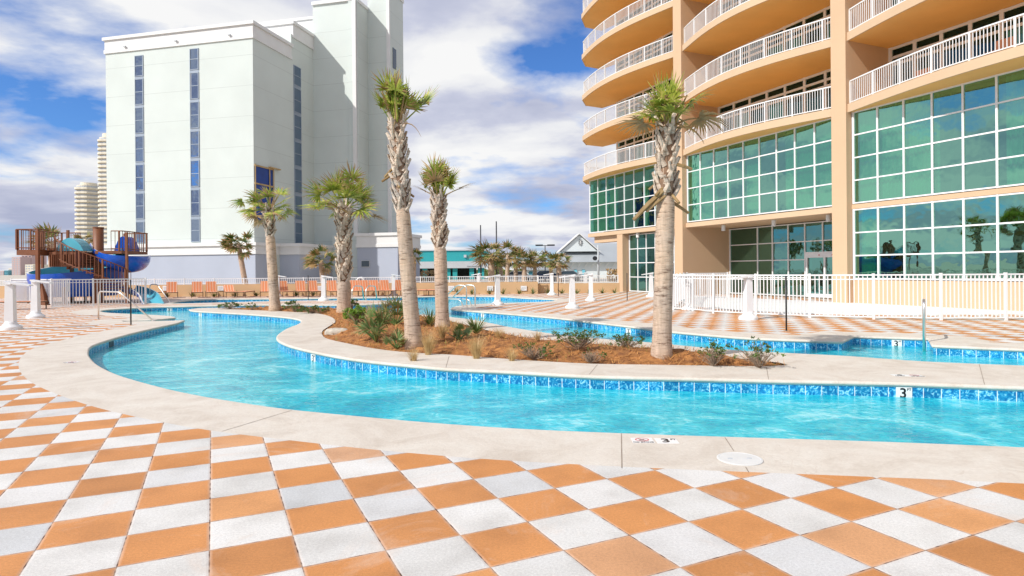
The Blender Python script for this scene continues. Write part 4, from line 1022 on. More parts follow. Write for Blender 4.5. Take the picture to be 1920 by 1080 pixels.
for x, y, yt, rz, lb in ((20, 618, 530, 15, 'big white pedestal with flat arm at the far left edge, nearest of the left pair'), (67, 596, 528, 10, 'white pedestal with flat arm in front of the slide fence, farther of the left pair'),
        (521.5, 556, 524, 0, 'distant white pedestal half hidden behind the leaning palm trunk'), (607, 564, 524.5, 5, 'white pedestal on the narrow deck left of the full palm'),
        (738, 554.5, 524.5, 8, 'white pedestal before the orange loungers left of the tallest palm'), (933, 572, 527, 195, 'white pedestal right of the curved ladder rails with arm to the left'),
        (898.5, 550.5, 524, 160, 'thin distant white pedestal by the pool left of the armed one'), (1035, 553, 523, 170, 'white pedestal at the right end of the far pool'),
        (1073, 578, 523, 185, 'white pedestal with T shaped top on the paving left of the tower'), (1108, 564, 523, 175, 'white pedestal right behind the T topped one near the tower column'),
        (1098, 547.5, 522, 180, 'farthest white pedestal near the tower column'), (1221, 557, 525, 180, 'white pedestal partly hidden by the thick palm trunk'),
        (1292, 581, 519.5, 185, 'white pedestal at the corner of the curved picket fence'), (1403, 599, 523.6, 190, 'white pedestal with flat arm in front of the curved picket fence'),
        (1962, 606, 545, 178, 'white pedestal at the right picture edge, only its flat arm in view')):
    p = G(x, y)
    if first: o = ped; o.location = p; o.rotation_euler = (0, 0, radians(rz)); o['label'] = lb; o['group'] = 'white pedestals with flat arms'; first = False
    else: o = dup(ped, p, radians(rz), lb, 'white pedestals with flat arms')
bp_ = None
for x, y, lb in ((245.5, 609.5, 'thin black post by the left steel handrail'), (578, 563, 'thin black post before the loungers left of the full palm'), (1047, 555.5, 'thin black post near the pool end before the white house'), (1176, 564, 'thin black post in front of the tower ground floor windows'), (1474.5, 621, 'thin black post in front of the curved fence, right foreground')):
    p = G(x, y)
    if bp_ is None:
        bp_ = thing('marker_post', lb, 'post', p, 0, 'thin black posts on the deck')
        m = MB(); m.tube([(0, 0, 0.01), (0, 0, 1.40)], .021, 10); m.build('pole', 'black_metal', bp_, smooth=True)
        m = MB(); m.lathe([(.07, .001), (.07, .012), (.03, .016)], 14); m.build('base', 'steel', bp_)
    else: dup(bp_, p, 0, lb)
def rail(label, pts, r=.024, name='handrail', mat_='steel', extra=None):
    # round the corners
    P = [Vector(p) for p in pts]; out = [P[0]]
    for i in range(1, len(P) - 1):
        a = (P[i - 1] - P[i]); b = (P[i + 1] - P[i]); k = min(.16, a.length * .4, b.length * .4); a.normalize(); b.normalize()
        for t in (0, .25, .5, .75, 1):
            s = P[i] + a * k; e = P[i] + b * k; out.append(s * (1 - t) ** 2 + P[i] * 2 * t * (1 - t) + e * t * t)
    out.append(P[-1])
    root = thing(name, label, 'handrail', (P[0].x, P[0].y, 0)); o = Vector((P[0].x, P[0].y, 0))
    m = MB(); m.tube([p - o for p in out], r, 10); m.build('rail', mat_, root, smooth=True)
    m = MB()
    for e in (P[0], P[-1]):
        if e.z > -.05: q = e - o; m.lathe([(.055, max(0, q.z)), (.055, max(0, q.z) + .012), (.028, max(0, q.z) + .03)], 12, (q.x, q.y))
    if m.v: m.build('flange', 'steel', root)
    return root
a = G(184.5, 599); b = G(288, 602, 0)
ya, yb = a.y, b.y
top1 = D(188, 546.5, ya); top1.x = a.x + .02; top2 = D(222, 546.5, yb + .05)
rail('bent steel handrail at the steps beside the left black post', [(a.x, a.y, 0), (a.x + .02, ya, top1.z), (top2.x, yb + .1, top1.z), (b.x, yb, .0)], .026)
a = G(280.5, 566.7); b = G(320, 568, 0)
rail('thin steel handrail beside the blue slide exit', [(a.x, a.y, 0), (a.x + .03, a.y, .98), (D(297, 540, a.y).x, a.y - .1, .98), (b.x, b.y, -.02)], .026)
for k, (x0, x1) in enumerate(((660, 676), (686, 701))):
    p = G(x0, 563.3); q = G(x1, 562)
    rail('steel pool ladder rail before the loungers, %s one' % ('left' if k == 0 else 'right'), [(p.x, p.y, 0), (p.x, p.y, .55), (p.x + .1, p.y + .2, .8), (q.x, q.y + .4, .75), (q.x, q.y + .9, -.3)], .028)
for k, (x0, dy) in enumerate(((875, 0), (891, 1.1))):
    p = G(x0, 575.5 - dy); m0 = p + Vector((0, 0, .92))
    rail('curved steel ladder rail by the pool right of the upright palm, %s one' % ('near' if k == 0 else 'far'), [(p.x, p.y, 0), (p.x, p.y, .92), (p.x - .42, p.y + .25, .96), (p.x - 1.3, p.y + 1.0, .18), (p.x - 1.35, p.y + 1.05, -.3)], .028)
    rail('low steel grab rail beside the curved ladder rails, %s one' % ('near' if k == 0 else 'far'), [(p.x - .25 + .1, p.y + .05, 0), (p.x - .28, p.y + .1, .30), (p.x - 1.3, p.y + .9, .34), (p.x - 1.5, p.y + 1.1, -.3)], .022)
a = G(1733, 659, WZ); kd = Vector((a.x, a.y, 0)).normalized(); b = a + kd * .95; e2_ = a + kd * 1.4
rail('upright steel handrail rising from the water in the step recess', [(a.x, a.y, -.3), (a.x, a.y, .86), (b.x, b.y, .86), (e2_.x, e2_.y, 0)], .03)

# ------------------------------------------------------------------ loungers
def make_lounger(raised):
    r = thing('sun_lounger', '', 'sun lounger')
    m = MB(); m.box(-.31, .31, -1.35, 0.0, .34, .37); m.build('seat', 'orange_stripe', r)
    m = MB()
    if raised == 2: m.hexa([(-.31, 0, .35), (.31, 0, .35), (.31, .03, .38), (-.31, .03, .38), (-.31, .30, 1.0), (.31, .30, 1.0), (.31, .34, 1.01), (-.31, .34, 1.01)])
    elif raised == 1: m.hexa([(-.31, 0, .35), (.31, 0, .35), (.31, .03, .38), (-.31, .03, .38), (-.31, .55, .74), (.31, .55, .74), (.31, .58, .77), (-.31, .58, .77)])
    else: m.box(-.31, .31, .005, .62, .345, .372)
    m.build('backrest', 'orange_stripe', r)
    m = MB()
    for s in (-1, 1): m.box(min(s * .312, s * .345), max(s * .312, s * .345), -1.38, .6, .32, .36)
    m.box(-.312, .312, -1.38, -1.352, .32, .36); m.build('frame', 'bronze', r)
    for x in (-.345, .312):
        for y in (-1.3, .4):
            m = MB(); m.box(x, x + .033, y, y + .04, 0, .32); m.build('leg', 'bronze', r)
    return r
protos = {k: make_lounger(k) for k in (2, 1, 0)}; used = {2: 0, 1: 0, 0: 0}
LG = [(295, 0, 0, 'flat lounger nearest the blue slide exit'), (322, 2, 0, 'raised lounger standing alone just right of the slide exit'), (369.5, 2, 0, 'raised lounger, left one of the close pair before the wall notice'), (396, 2, -2, 'raised lounger, right one of the close pair before the wall notice'),
      (430, 1, -4, 'half reclined lounger between the close pair and the flat one'), (462.5, 0, 0, 'flat lounger left of the leaning palm'), (498, 2, 0, 'raised lounger just left of the leaning palm trunk'), (531, 2, 8, 'raised lounger just right of the leaning palm trunk'),
      (564, 2, 5, 'raised lounger left of the thin black post'), (587, 2, 8, 'raised lounger right of the thin black post'), (623, 2, 6, 'raised lounger directly left of the full palm trunk'), (664, 2, 5, 'raised lounger directly right of the full palm trunk'),
      (683, 2, 8, 'raised lounger, second right of the full palm trunk'), (702, 2, 8, 'raised lounger, third right of the full palm trunk'), (722, 2, 10, 'raised lounger left of the pedestal before the tallest palm'), (747, 2, 15, 'raised lounger between pedestal and tallest palm trunk'),
      (793, 0, 0, 'flat lounger in the gap between the two tall trunks'), (806, 0, 10, 'flat lounger close to the upright palm trunk'), (12, 0, 90, None), (40, 0, 95, None)]
for x, k, rz, lb in LG:
    if lb is None: continue
    y = 41.0; loc = ((x - 960) / F * y, y, 0); rz = -(math.degrees(atan2(-loc[0], y)) * (1.0 if k else .2) + abs(rz) * 1.6)
    if not used[k]: o = protos[k]; o.location = loc; o.rotation_euler = (0, 0, radians(-rz)); o['label'] = lb; used[k] = 1; o['group'] = 'orange striped loungers along the tan wall'
    else: dup(protos[k], loc, radians(-rz), lb, 'orange striped loungers along the tan wall')
p = G(22, 581); dup(protos[0], (p.x - .25, p.y + .3, 0), radians(95), 'flat orange lounger at the left picture edge behind the big pedestal', 'orange striped loungers along the tan wall')

# life ring on the wall railing
r = thing('life_ring', 'white life ring hung on the railing above the loungers', 'life ring', D(676, 528, 41.95))
m = MB(); pts = [(cos(t * 2 * pi / 20) * .25, 0, sin(t * 2 * pi / 20) * .25) for t in range(21)]; m.tube(pts, .065, 8, 0, False); m.build('ring', 'trim_white', r, smooth=True)

# ------------------------------------------------------------------ depth markers
def text_mesh(s, size, m, parent, M4, name='lettering', sx=1.0):
    cu = bpy.data.curves.new('t', 'FONT'); cu.body = s; cu.size = size; cu.align_x = 'CENTER'; cu.align_y = 'CENTER'; cu.extrude = .0015
    cu.offset = size * .018
    to = bpy.data.objects.new('t', cu); COL.objects.link(to)
    dg_ = bpy.context.evaluated_depsgraph_get(); me = bpy.data.meshes.new_from_object(to.evaluated_get(dg_)); bpy.data.objects.remove(to)
    me.transform(M4 @ Matrix.Diagonal((sx, 1, 1, 1))); me.materials.clear(); me.materials.append(MATS[m]); me.name = name
    o = bpy.data.objects.new(name, me); COL.objects.link(o); o.parent = parent; return o
def nearest(poly, p):
    best = None
    for i in range(len(poly)):
        a = poly[i]; b = poly[(i + 1) % len(poly)]; ab = b - a; t = max(0, min(1, (p - a).dot(ab) / max(1e-9, ab.length_squared))); q = a + ab * t
        if best is None or (q - p).length < best[0]: best = ((q - p).length, q, ab.normalized())
    return best[1], best[2]
def wall_marker(px, py, loop, lb, ft=True, s=.2):
    p = G(px, py, -.13); q, d = nearest(loop, Vector((p.x, p.y)))
    if d.x < 0: d = -d
    ang = atan2(d.y, d.x); r = thing('depth_marker', lb, 'depth marker', (q.x, q.y, -.06), ang, 'depth markers on the waterline tiles')
    nrm = -1
    m = MB(); m.box(-s / 2, s / 2, -.014, -.003, -.2, -.008); m.build('tile', 'marker_white', r)
    M4 = Matrix.Translation((-.012 if ft else 0, -.0155, -.095)) @ Matrix.Rotation(pi / 2, 4, 'X')
    text_mesh('3', .19, 'marker_black', r, M4)
    if ft: text_mesh('FT', .05, 'marker_black', r, Matrix.Translation((.062, -.0155, -.04)) @ Matrix.Rotation(pi / 2, 4, 'X'))
wall_marker(1692, 733, ISL, 'white 3 FT tile on the island wall in the right foreground channel')
wall_marker(592, 670, ISL, 'white 3 tile on the island wall in the left bay')
wall_marker(384, 589, ISL, 'small white 3 tile at the far left tip of the island')
wall_marker(1191, 619, W, 'white 3 tile on the far bank left of the thick palm')
wall_marker(929, 589, W, 'small white 3 tile on the far bank right of the upright palm')
wall_marker(1679, 641, W, 'white 3 FT tile in the step recess on the far bank')
wall_marker(319, 579.5, W, 'tiny white 3 tile on the far left bank')
def deck_plate(px, py, lb, kind):
    p = G(px, py); r = thing('deck_marker', lb, 'deck marker', (p.x, p.y, .001), radians(-2 if kind != 'flip' else 178))
    m = MB(); m.box(-.10, .10, -.09, .09, 0, .002); m.build('tile', 'marker_white', r)
    if kind == 'dive':
        mm = MB(); n = 28
        def ring(a0, a1):
            for i in range(n):
                t0, t1 = 2 * pi * i / n, 2 * pi * (i + 1) / n; z = .0032
                mm.quad((a0 * cos(t0), .02 + a0 * sin(t0) * .85, z), (a0 * cos(t1), .02 + a0 * sin(t1) * .85, z), (a1 * cos(t1), .02 + a1 * sin(t1) * .85, z), (a1 * cos(t0), .02 + a1 * sin(t0) * .85, z))
        ring(.065, .054); mm.quad((-.045, .058, .0034), (-.038, .064, .0034), (.045, -.02, .0034), (.038, -.026, .0034)); mm.build('symbol', 'marker_red', r)
        mm = MB(); mm.quad((-.035, .0, .0036), (-.03, .012, .0036), (.02, .034, .0036), (.024, .024, .0036)); mm.quad((-.03, -.012, .0036), (-.03, -.006, .0036), (.035, -.004, .0036), (.035, -.010, .0036)); mm.build('swimmer', 'marker_black', r)
        text_mesh('NO DIVING', .036, 'marker_black', r, Matrix.Translation((0, -.068, .003)))
    else:
        text_mesh('3', .17, 'marker_black', r, Matrix.Translation((-.01, 0, .003)))
        text_mesh('FT', .05, 'marker_black', r, Matrix.Translation((.068, .045, .003)))
deck_plate(1204.5, 826, 'NO DIVING plate set in the near coping', 'dive')
deck_plate(1250, 827, '3 FT plate set in the near coping beside the NO DIVING plate', 'ft')
deck_plate(1687, 704, 'upside down 3 FT plate in the island coping at the right', 'flip')
deck_plate(1716, 704.5, 'faded NO DIVING plate in the island coping at the right', 'dive')
deck_plate(134, 679.5, 'small pale marker plate in the left coping bend', 'dive')
p = G(1387, 861); r = thing('skimmer_lid', 'round white plastic lid in the near coping', 'lid', (p.x, p.y, 0))
m = MB(); m.lathe([(.185, .001), (.185, .006), (.17, .009), (.165, .007)], 36); m.build('lid', 'lid_white', r, smooth=False)
m = MB(); m.box(-.10, -.06, -.01, .01, .0075, .0095); m.box(.06, .10, -.01, .01, .0075, .0095); m.build('finger_hole', 'light_grey', r)
# dark drain opening in the left pool wall
p = G(205, 645, -.13); q, d = nearest(W, Vector((p.x, p.y))); r = thing('wall_inlet', 'dark square inlet in the blue tile of the left bend', 'inlet', (q.x, q.y, 0), atan2(d.y, d.x))
m = MB(); m.box(-.16, .16, -.012, .012, -.2, -.07); m.build('opening', 'black_metal', r)

# ------------------------------------------------------------------ water slide tower
P = 34.0
def X_(x): return (x - 960) / F * P
def Z_(y): return H + (512.5 - y) / F * P
st = thing('slide_tower', 'brown steel play tower with platforms, spiral stair and thick column', 'slide tower', (X_(185), P, 0))
O_ = Vector((X_(185), P, 0))
def sbuild(m, name, mt, parent=st, smooth=False):
    m.v = [(v[0] - O_.x, v[1] - O_.y, v[2]) for v in m.v]; return m.build(name, mt, parent, smooth=smooth)
m = MB(); m.tube([(X_(185), P, 0), (X_(185), P, Z_(426))], .25, 20); sbuild(m, 'column', 'brown_paint', smooth=True)
m = MB(); m.lathe([(.27, Z_(426) - .05), (.27, Z_(426))], 20, (X_(185), P)); sbuild(m, 'column_cap', 'brown_paint')
for x, dy, yt in ((71, -1.8, 431), (128, -.8, 431), (238, -.6, 436), (115, 0, 450), (135, 1.0, 470), (80, 1.8, 431), (160, .8, 505), (172, .2, 505)):
    m = MB(); w = .075 if x in (71, 135) else .055; xx = (x - 960) / F * (P + dy)
    m.box(xx - w, xx + w, P + dy - w, P + dy + w, 0 if x not in (115, 128) else Z_(505 if x == 128 else 490), H + (512.5 - yt) / F * (P + dy)); sbuild(m, 'leg', 'brown_paint')
m = MB(); xx = (76 - 960) / F * (P - 1.8); m.hexa([(xx - .12, P - 1.9, 0), (xx + .3, P - 1.9, 0), (xx + .3, P - 1.5, 0), (xx - .12, P - 1.5, 0), (xx - .05, P - 1.8, 1.1), (xx + .05, P - 1.8, 1.1), (xx + .05, P - 1.7, 1.1), (xx - .05, P - 1.7, 1.1)]); sbuild(m, 'brace', 'brown_paint')
def platform(x0, x1, d0, d1, y, th, nm='platform'):
    m = MB(); m.box(X_(x0), X_(x1), P + d0, P + d1, Z_(y) - th, Z_(y)); return sbuild(m, nm, 'brown_paint')
platform(75, 113, -1.6, 1.6, 469, .28); platform(126, 174, -1.3, 1.2, 473, .78); platform(192, 241, -.6, 1.8, 471, .16); platform(113, 128, -1.0, 1.2, 466, .12)
def srail(pts, n, zt, zb_=None, hh=1.05):
    m = MB(); Q = [Vector(p) for p in pts]
    m.tube([q + Vector((0, 0, hh)) for q in Q], .028, 6); m.tube([q + Vector((0, 0, .1)) for q in Q], .02, 6)
    L = [0]
    for a, b in zip(Q[:-1], Q[1:]): L.append(L[-1] + (b - a).length)
    for i in range(n + 1):
        s = L[-1] * i / n; k = max(j for j in range(len(L) - 1) if L[j] <= s + 1e-9); t = (s - L[k]) / (L[k + 1] - L[k]); q = Q[k].lerp(Q[k + 1], t)
        w = .035 if i % 6 == 0 else .011; m.box(q.x - w, q.x + w, q.y - w, q.y + w, q.z, q.z + hh)
    sbuild(m, 'railing', 'brown_paint')
z = Z_(469)
srail([(X_(75), P - 1.6, z), (X_(113), P - 1.6, z)], 9, 0); srail([(X_(75) + .02, P - 1.52, z), (X_(75) + .02, P + 1.6, z), (X_(113), P + 1.6, z)], 16, 0)
srail([(X_(113), P - 1.6, z), (X_(118), P - 1.0, z)], 3, 0)
z = Z_(471); srail([(X_(195), P + 1.8, z), (X_(241), P + 1.8, z), (X_(241), P - .6, z), (X_(222), P - .6, z)], 20, 0)
# spiral stair: outer rail sweeps from the left platform down round the front to the right
sp_ = []; inn = []
for i in range(15):
    t = i / 14; a = radians(205 + 150 * t); R_ = 1.95; sp_.append((X_(185) + R_ * cos(a) * 1.0, P + R_ * sin(a) * .75 - .2, Z_(476) + (Z_(545) - Z_(476)) * t))
srail(sp_, 26, 0, hh=1.0)
m = MB()
for i in range(14):
    t = i / 14; a0 = radians(205 + 150 * t); a1 = radians(205 + 150 * (t + 1 / 14)); z = Z_(476) + (Z_(545) - Z_(476)) * t
    q = [(X_(185) + r_ * cos(a) , P + r_ * sin(a) * .75 - .1, zz) for zz in (z - .06, z) for r_, a in ((.25, a0), (1.95, a0), (1.95, a1), (.25, a1))]
    m.hexa(q)
sbuild(m, 'stair', 'brown_paint')
m = MB()
for i in range(14):
    z = Z_(478); m.box(X_(127) + i * .1, X_(127) + i * .1 + .04, P - 1.36, P - 1.31, Z_(500), z)
sbuild(m, 'slatting', 'brown_paint')
def flume(label, path, r, name='water_slide', arc=(185, 355), wall=.07, parts=None):
    root = thing(name, label, 'water slide', (path[0][0], path[0][1], 0)); o = Vector((path[0][0], path[0][1], 0)); Q = [Vector(p) - o for p in path]
    # resample
    R2 = []
    for i in range(len(Q) - 1):
        p0, p1, p2, p3 = Q[max(i - 1, 0)], Q[i], Q[i + 1], Q[min(i + 2, len(Q) - 1)]
        for k in range(6):
            t = k / 6; R2.append(0.5 * ((2 * p1) + (p2 - p0) * t + (2 * p0 - 5 * p1 + 4 * p2 - p3) * t * t + (3 * p1 - p0 - 3 * p2 + p3) * t ** 3))
    R2.append(Q[-1]); n = 14
    def shell(rr):
        m = MB(); 
        for i, p in enumerate(R2):
            t = (R2[min(i + 1, len(R2) - 1)] - R2[max(i - 1, 0)]); t.z = 0; t.normalize(); s = Vector((-t.y, t.x, 0))
            for k in range(n + 1):
                a = radians(arc[0] + (arc[1] - arc[0]) * k / n); m.v.append(tuple(p + s * cos(a) * rr + Vector((0, 0, sin(a) * rr))))
        for i in range(len(R2) - 1):
            for k in range(n): b = i * (n + 1) + k; m.f.append((b, b + 1, b + n + 2, b + n + 1)); m.m.append(0)
        return m
    a = shell(r + wall); b = shell(r)
    a.build('outer_shell', 'slide_blue', root, smooth=True); b.build('inner_channel', 'slide_cyan', root, smooth=True)
    # rims
    for k in (0, n):
        m = MB()
        for i in range(len(R2) - 1):
            m.quad(a.v[i * (n + 1) + k], a.v[(i + 1) * (n + 1) + k], b.v[(i + 1) * (n + 1) + k], b.v[i * (n + 1) + k])
        m.build('rim', 'trim_white' if k == 0 else 'slide_cyan', root)
    return root
def pt(x, y, d): return ((x - 960) / F * (P + d), P + d, H + (512.5 - y) / F * (P + d))
bw = thing('water_slide', 'wide blue slide bowl with pale turquoise channel on the left side of the tower', 'water slide', (X_(118), P + 1.2, 0))
def bowl(rx, ry, zb, extra, n=40):
    m = MB()
    for i in range(n + 1):
        a = 2 * pi * i / n; far_ = (sin(a) + 1) / 2; x = rx * cos(a); y = ry * sin(a)
        zt = Z_(511) * (1 - far_) + (H + (512.5 - 492) / F * (P + 1.2 + ry)) * far_ + .12 * cos(a - .5)
        for k, (f, zz_) in enumerate(((.80, zb), (.93, zb + (zt - zb) * .35), (1.0, zb + (zt - zb) * .7), (1.0, zt))): m.v.append((x * f, y * f, zz_))
    for i in range(n):
        for k in range(3): b = i * 4 + k; m.f.append((b, b + 1, b + 5, b + 4)); m.m.append(0)
    return m
oa = bowl(2.35, 2.2, .35, 0); ob = bowl(2.27, 2.12, .45, 0)
oa.build('outer_shell', 'slide_blue', bw, smooth=True); ib = bowl(2.27, 2.12, .45, 0); k = len(ib.v); ib.v.append((0, 0, .5))
for i in range(40): ib.f.append((i * 4, i * 4 + 4, k)); ib.m.append(0)
ib.build('inner_channel', 'slide_cyan', bw, smooth=True)
m = MB()
for i in range(40): m.quad(oa.v[i * 4 + 3], oa.v[i * 4 + 7], ob.v[i * 4 + 7], ob.v[i * 4 + 3])
m.build('rim', 'trim_white', bw)
for a_ in (3.6, 4.3, 5.0):
    m = MB(); m.box(2.3 * cos(a_) - .06, 2.3 * cos(a_) + .06, 2.1 * sin(a_) - .06, 2.1 * sin(a_) + .06, 0, .9); m.build('leg', 'brown_paint', bw)
flume('dark blue slide dropping from the right platform and curling up at the right end', [pt(196, 462, 1.0), pt(204, 474, .2), pt(220, 484, -.2), pt(240, 488, .1), pt(254, 487, 1.2), pt(257, 484, 2.4)], .62, arc=(165, 372))
flume('pale blue slide exit chute dropping into the pool beside the thin handrail', [pt(240, 535, 1.5), pt(262, 541, .8), pt(277, 550, -.4), pt(284, 563, -1.2), pt(288, 570, -1.6)], .42, arc=(182, 358))
for x0, x1, lb in ((126, 178, 'pale blue arched hood over the middle slide platform'), (194, 228, 'dark arched hood over the right slide platform')):
    r = thing('slide_hood', lb, 'slide hood', (X_(x0), P, 0)); m = MB(); n = 10; xa = 0; w = X_(x1) - X_(x0); pr_ = []
    for i in range(n + 1):
        t = i / n; pr_.append((w * t, Z_(471) + (.68 if x0 == 126 else .85) * sin(pi * t) ** .8))
    if x0 == 194: pr_ = [(a, b) for a, b in pr_]
    k = len(pr_); d0 = -.9 if x0 == 126 else .9
    m.v = [(a, d0, b) for a, b in pr_] + [(a, d0 + .8, b) for a, b in pr_]
    m.f = [tuple(range(k)), tuple(k + j for j in reversed(range(k)))] + [(j, k + j, k + (j + 1) % k, (j + 1) % k) for j in range(k)]; m.m = [0] * len(m.f)
    m.build('hood', 'slide_cyan' if x0 == 126 else 'slide_blue', r)

# ------------------------------------------------------------------ far buildings
def far_box(name, label, cat, x0, x1, ytop, Y, dep, mt, ybot=None, floors=0, wmat='dark_window', strips=True):
    a = D(x0, ytop, Y); b = D(x1, ytop, Y); root = thing(name, label, cat, ((a.x + b.x) / 2, Y, 0)); w = (b.x - a.x) / 2
    m = MB(); m.box(-w, w, 0, dep, 0, a.z); m.box(-w * .5, w * .3, dep * .3, dep * .6, a.z, a.z + a.z * .03); m.build('wall', mt, root)
    if floors:
        for i in range(floors):
            z = a.z * (i + .35) / (floors + .3)
            m = MB(); n = max(3, int(w * 2 / 7))
            for k in range(n): xx = -w + 2 * w * (k + .2) / n; m.box(xx, xx + 2 * w / n * .6, -.15, 0, z, z + a.z / floors * .5)
            m.build('window_row', wmat, root)
    return root
def curved_tower(label, x0, x1, ytop, Y, floors):
    a = D(x0, ytop, Y); b = D(x1, ytop, Y); w = (b.x - a.x) / 2; root = thing('condo_tower', label, 'building', ((a.x + b.x) / 2, Y, 0)); h = a.z
    m = MB(); m.lathe([(w * .84, 0), (w * .84, h)], 28); m.lathe([(w * .6, h), (w * .6, h * 1.03)], 20); m.build('wall', 'cream', root)
    fl_ = h / floors
    for i in range(floors):
        m = MB(); n_ = 28; m.v = []
        for zz in (fl_ * (i + .15), fl_ * (i + .8)):
            for a_ in range(n_): t = 2 * pi * a_ / n_; m.v.append((w * .85 * cos(t), w * .85 * sin(t), zz))
        m.f = [(a_, (a_ + 1) % n_, n_ + (a_ + 1) % n_, n_ + a_) for a_ in range(n_)]; m.m = [0] * n_
        m.build('window_band', 'light_grey', root)
    for i in range(0):
        for k in range(14):
            t = radians(180 + k * 13.5); r_ = w * .85; c, s = cos(t), sin(t); e = radians(4)
            m.quad((r_ * cos(t - e), r_ * sin(t - e), fl_ * (i + .15)), (r_ * cos(t + e), r_ * sin(t + e), fl_ * (i + .15)), (r_ * cos(t + e), r_ * sin(t + e), fl_ * (i + .8)), (r_ * cos(t - e), r_ * sin(t - e), fl_ * (i + .8)))
    for i in range(floors):
        m = MB(); z = fl_ * i; n = 28; base = len(m.v)
        for (r_, zz) in ((w * .8, z), (w, z), (w, z + fl_ * .42), (w * .97, z + fl_ * .42), (w * .97, z + fl_ * .12), (w * .8, z + fl_ * .12)):
            for a_ in range(n):
                t = 2 * pi * a_ / n; rr = r_ * (1 + .05 * cos(6 * t)); m.v.append((rr * cos(t), rr * sin(t), zz))
        for q in range(5):
            for a_ in range(n): b_ = (a_ + 1) % n; m.f.append((base + q * n + a_, base + q * n + b_, base + (q + 1) * n + b_, base + (q + 1) * n + a_)); m.m.append(0)
        m.build('balcony_ring', 'cream', root)
curved_tower('cream high rise with curved balconies, shorter of the two left of the hotel', 144, 189, 349, 420, 21)
curved_tower('taller cream high rise half hidden behind the hotel edge', 186, 226, 260, 400, 32)
far_box('high_rise', 'pinkish distant high rise, left half of the pair on the horizon', 'building', 22, 38, 482, 900, 30, 'pink_far', floors=9, wmat='grey_far')
far_box('high_rise', 'taller distant high rise with dark window bands on the horizon', 'building', 40, 59, 479, 920, 30, 'pink_far', floors=12)
far_box('high_rise', 'low white distant block beside the pair of high rises', 'building', 47, 62, 496, 800, 30, 'cream', floors=4, wmat='grey_far')
far_box('high_rise', 'small blue grey distant block near the left picture edge', 'building', 8, 15, 507, 900, 20, 'shutter_blue', floors=3)
far_box('high_rise', 'pale distant block at the left picture edge', 'building', -6, 7, 508, 900, 20, 'pink_far', floors=2, wmat='grey_far')
far_box('high_rise', 'short cream distant block left of the pair of high rises', 'building', 16, 23, 503, 950, 20, 'cream', floors=3, wmat='grey_far')
# teal pavilion
Y = 115.0
def XY(x, y=506): v = D(x, y, Y); return v.x
tl = thing('teal_building', 'low teal building with grey canopy and columns beyond the tan wall', 'building', (XY(830), Y, 0)); ox = XY(830)
def tb(m, x0, x1, d0, d1, y0, y1, absz=None):
    z0 = D(850, y0, Y).z if y0 is not None else 0; z1 = D(850, y1, Y).z; m.box(XY(x0) - ox, XY(x1) - ox, d0, d1, max(0, z0), z1)
m = MB(); tb(m, 752, 911, 0, 14, 492, 470); m.build('wall', 'teal_wall', tl)
m = MB(); tb(m, 750, 913, -.2, 14.2, 470.1, 468); m.build('parapet', 'light_grey', tl)
m = MB(); tb(m, 785, 912, -6, -.01, 503, 491); tb(m, 783, 913, -6.2, -.0, 494, 492.4) if False else None; m.build('canopy', 'light_grey', tl)
for x0, x1 in ((752, 772), (800, 808), (840, 850), (854, 862), (884, 892), (899, 910)):
    m = MB(); tb(m, x0, x1, -5.5, -4.5, None, 503.2); f_ = m.build('column', 'teal_wall', tl)
m = MB(); tb(m, 754, 886, 10, 13, None, 492.2); m.build('wall', 'room_dark', tl)
m = MB(); tb(m, 870, 875, -.3, -.02, 483, 478); m.build('vent', 'light_grey', tl)
m = MB(); tb(m, 880, 902, -6.1, -6.01, 500.0, 498.4); m.build('lettering', 'grey_far', tl)
# house
Y = 118.0
hs = thing('beach_house', 'white house with grey roof, gable vent and blue shutters behind the palms', 'building', (XY(1100), Y, 0)); ox = XY(1100)
def zz(y, x=1090): return D(x, y, Y).z
m = MB(); m.box(XY(1060) - ox, XY(1190) - ox, 0, 14, 0, zz(491)); m.box(XY(988) - ox, XY(1060) - ox, 3, 12, 0, zz(505)); m.build('wall', 'pale_siding', hs)
m = MB(); xa, xb = XY(1046) - ox, XY(1200) - ox; ze, zr = zz(491.5), zz(454)
m.hexa([(xa, -1.2, ze), (xb, -1.2, ze), (xb, 15, ze), (xa, 15, ze), (xa + 3.4, 6.5, zr), (xb, 6.5, zr), (xb, 7.5, zr), (xa + 3.4, 7.5, zr)])
m.hexa([(XY(984) - ox, 1.5, zz(505)), (XY(1060) - ox, 1.5, zz(505)), (XY(1060) - ox, 12, zz(505)), (XY(984) - ox, 12, zz(505)), (XY(992) - ox, 7, zz(496)), (XY(1060) - ox, 7, zz(496)), (XY(1060) - ox, 7.6, zz(496)), (XY(992) - ox, 7.6, zz(496))])
m.build('roof', 'grey_roof', hs)
gx0, gx1, gxm = XY(1053) - ox, XY(1122) - ox, XY(1088) - ox; zb0, zt0 = zz(471), zz(440)
m = MB(); m.v = [(gx0, 1.2, zb0), (gx1, 1.2, zb0), (gxm, 1.2, zt0), (gx0, 7, zb0), (gx1, 7, zb0), (gxm, 7, zt0)]; m.f = [(0, 1, 2), (5, 4, 3), (0, 3, 4, 1)]; m.m = [0] * 3; m.build('gable', 'pale_siding', hs)
m = MB()
for a, b in (((gx0 - .5, zb0 - .2), (gxm, zt0 + .15)), ((gxm, zt0 + .15), (gx1 + .5, zb0 - .2))):
    m.hexa([(a[0], .8, a[1]), (b[0], .8, b[1]), (b[0], 7, b[1]), (a[0], 7, a[1]), (a[0], .8, a[1] + .22), (b[0], .8, b[1] + .22), (b[0], 7, b[1] + .22), (a[0], 7, a[1] + .22)])
m.build('gable_roof', 'trim_white', hs)
m = MB(); vx = XY(1090) - ox; vz = zz(454); rr_ = .52
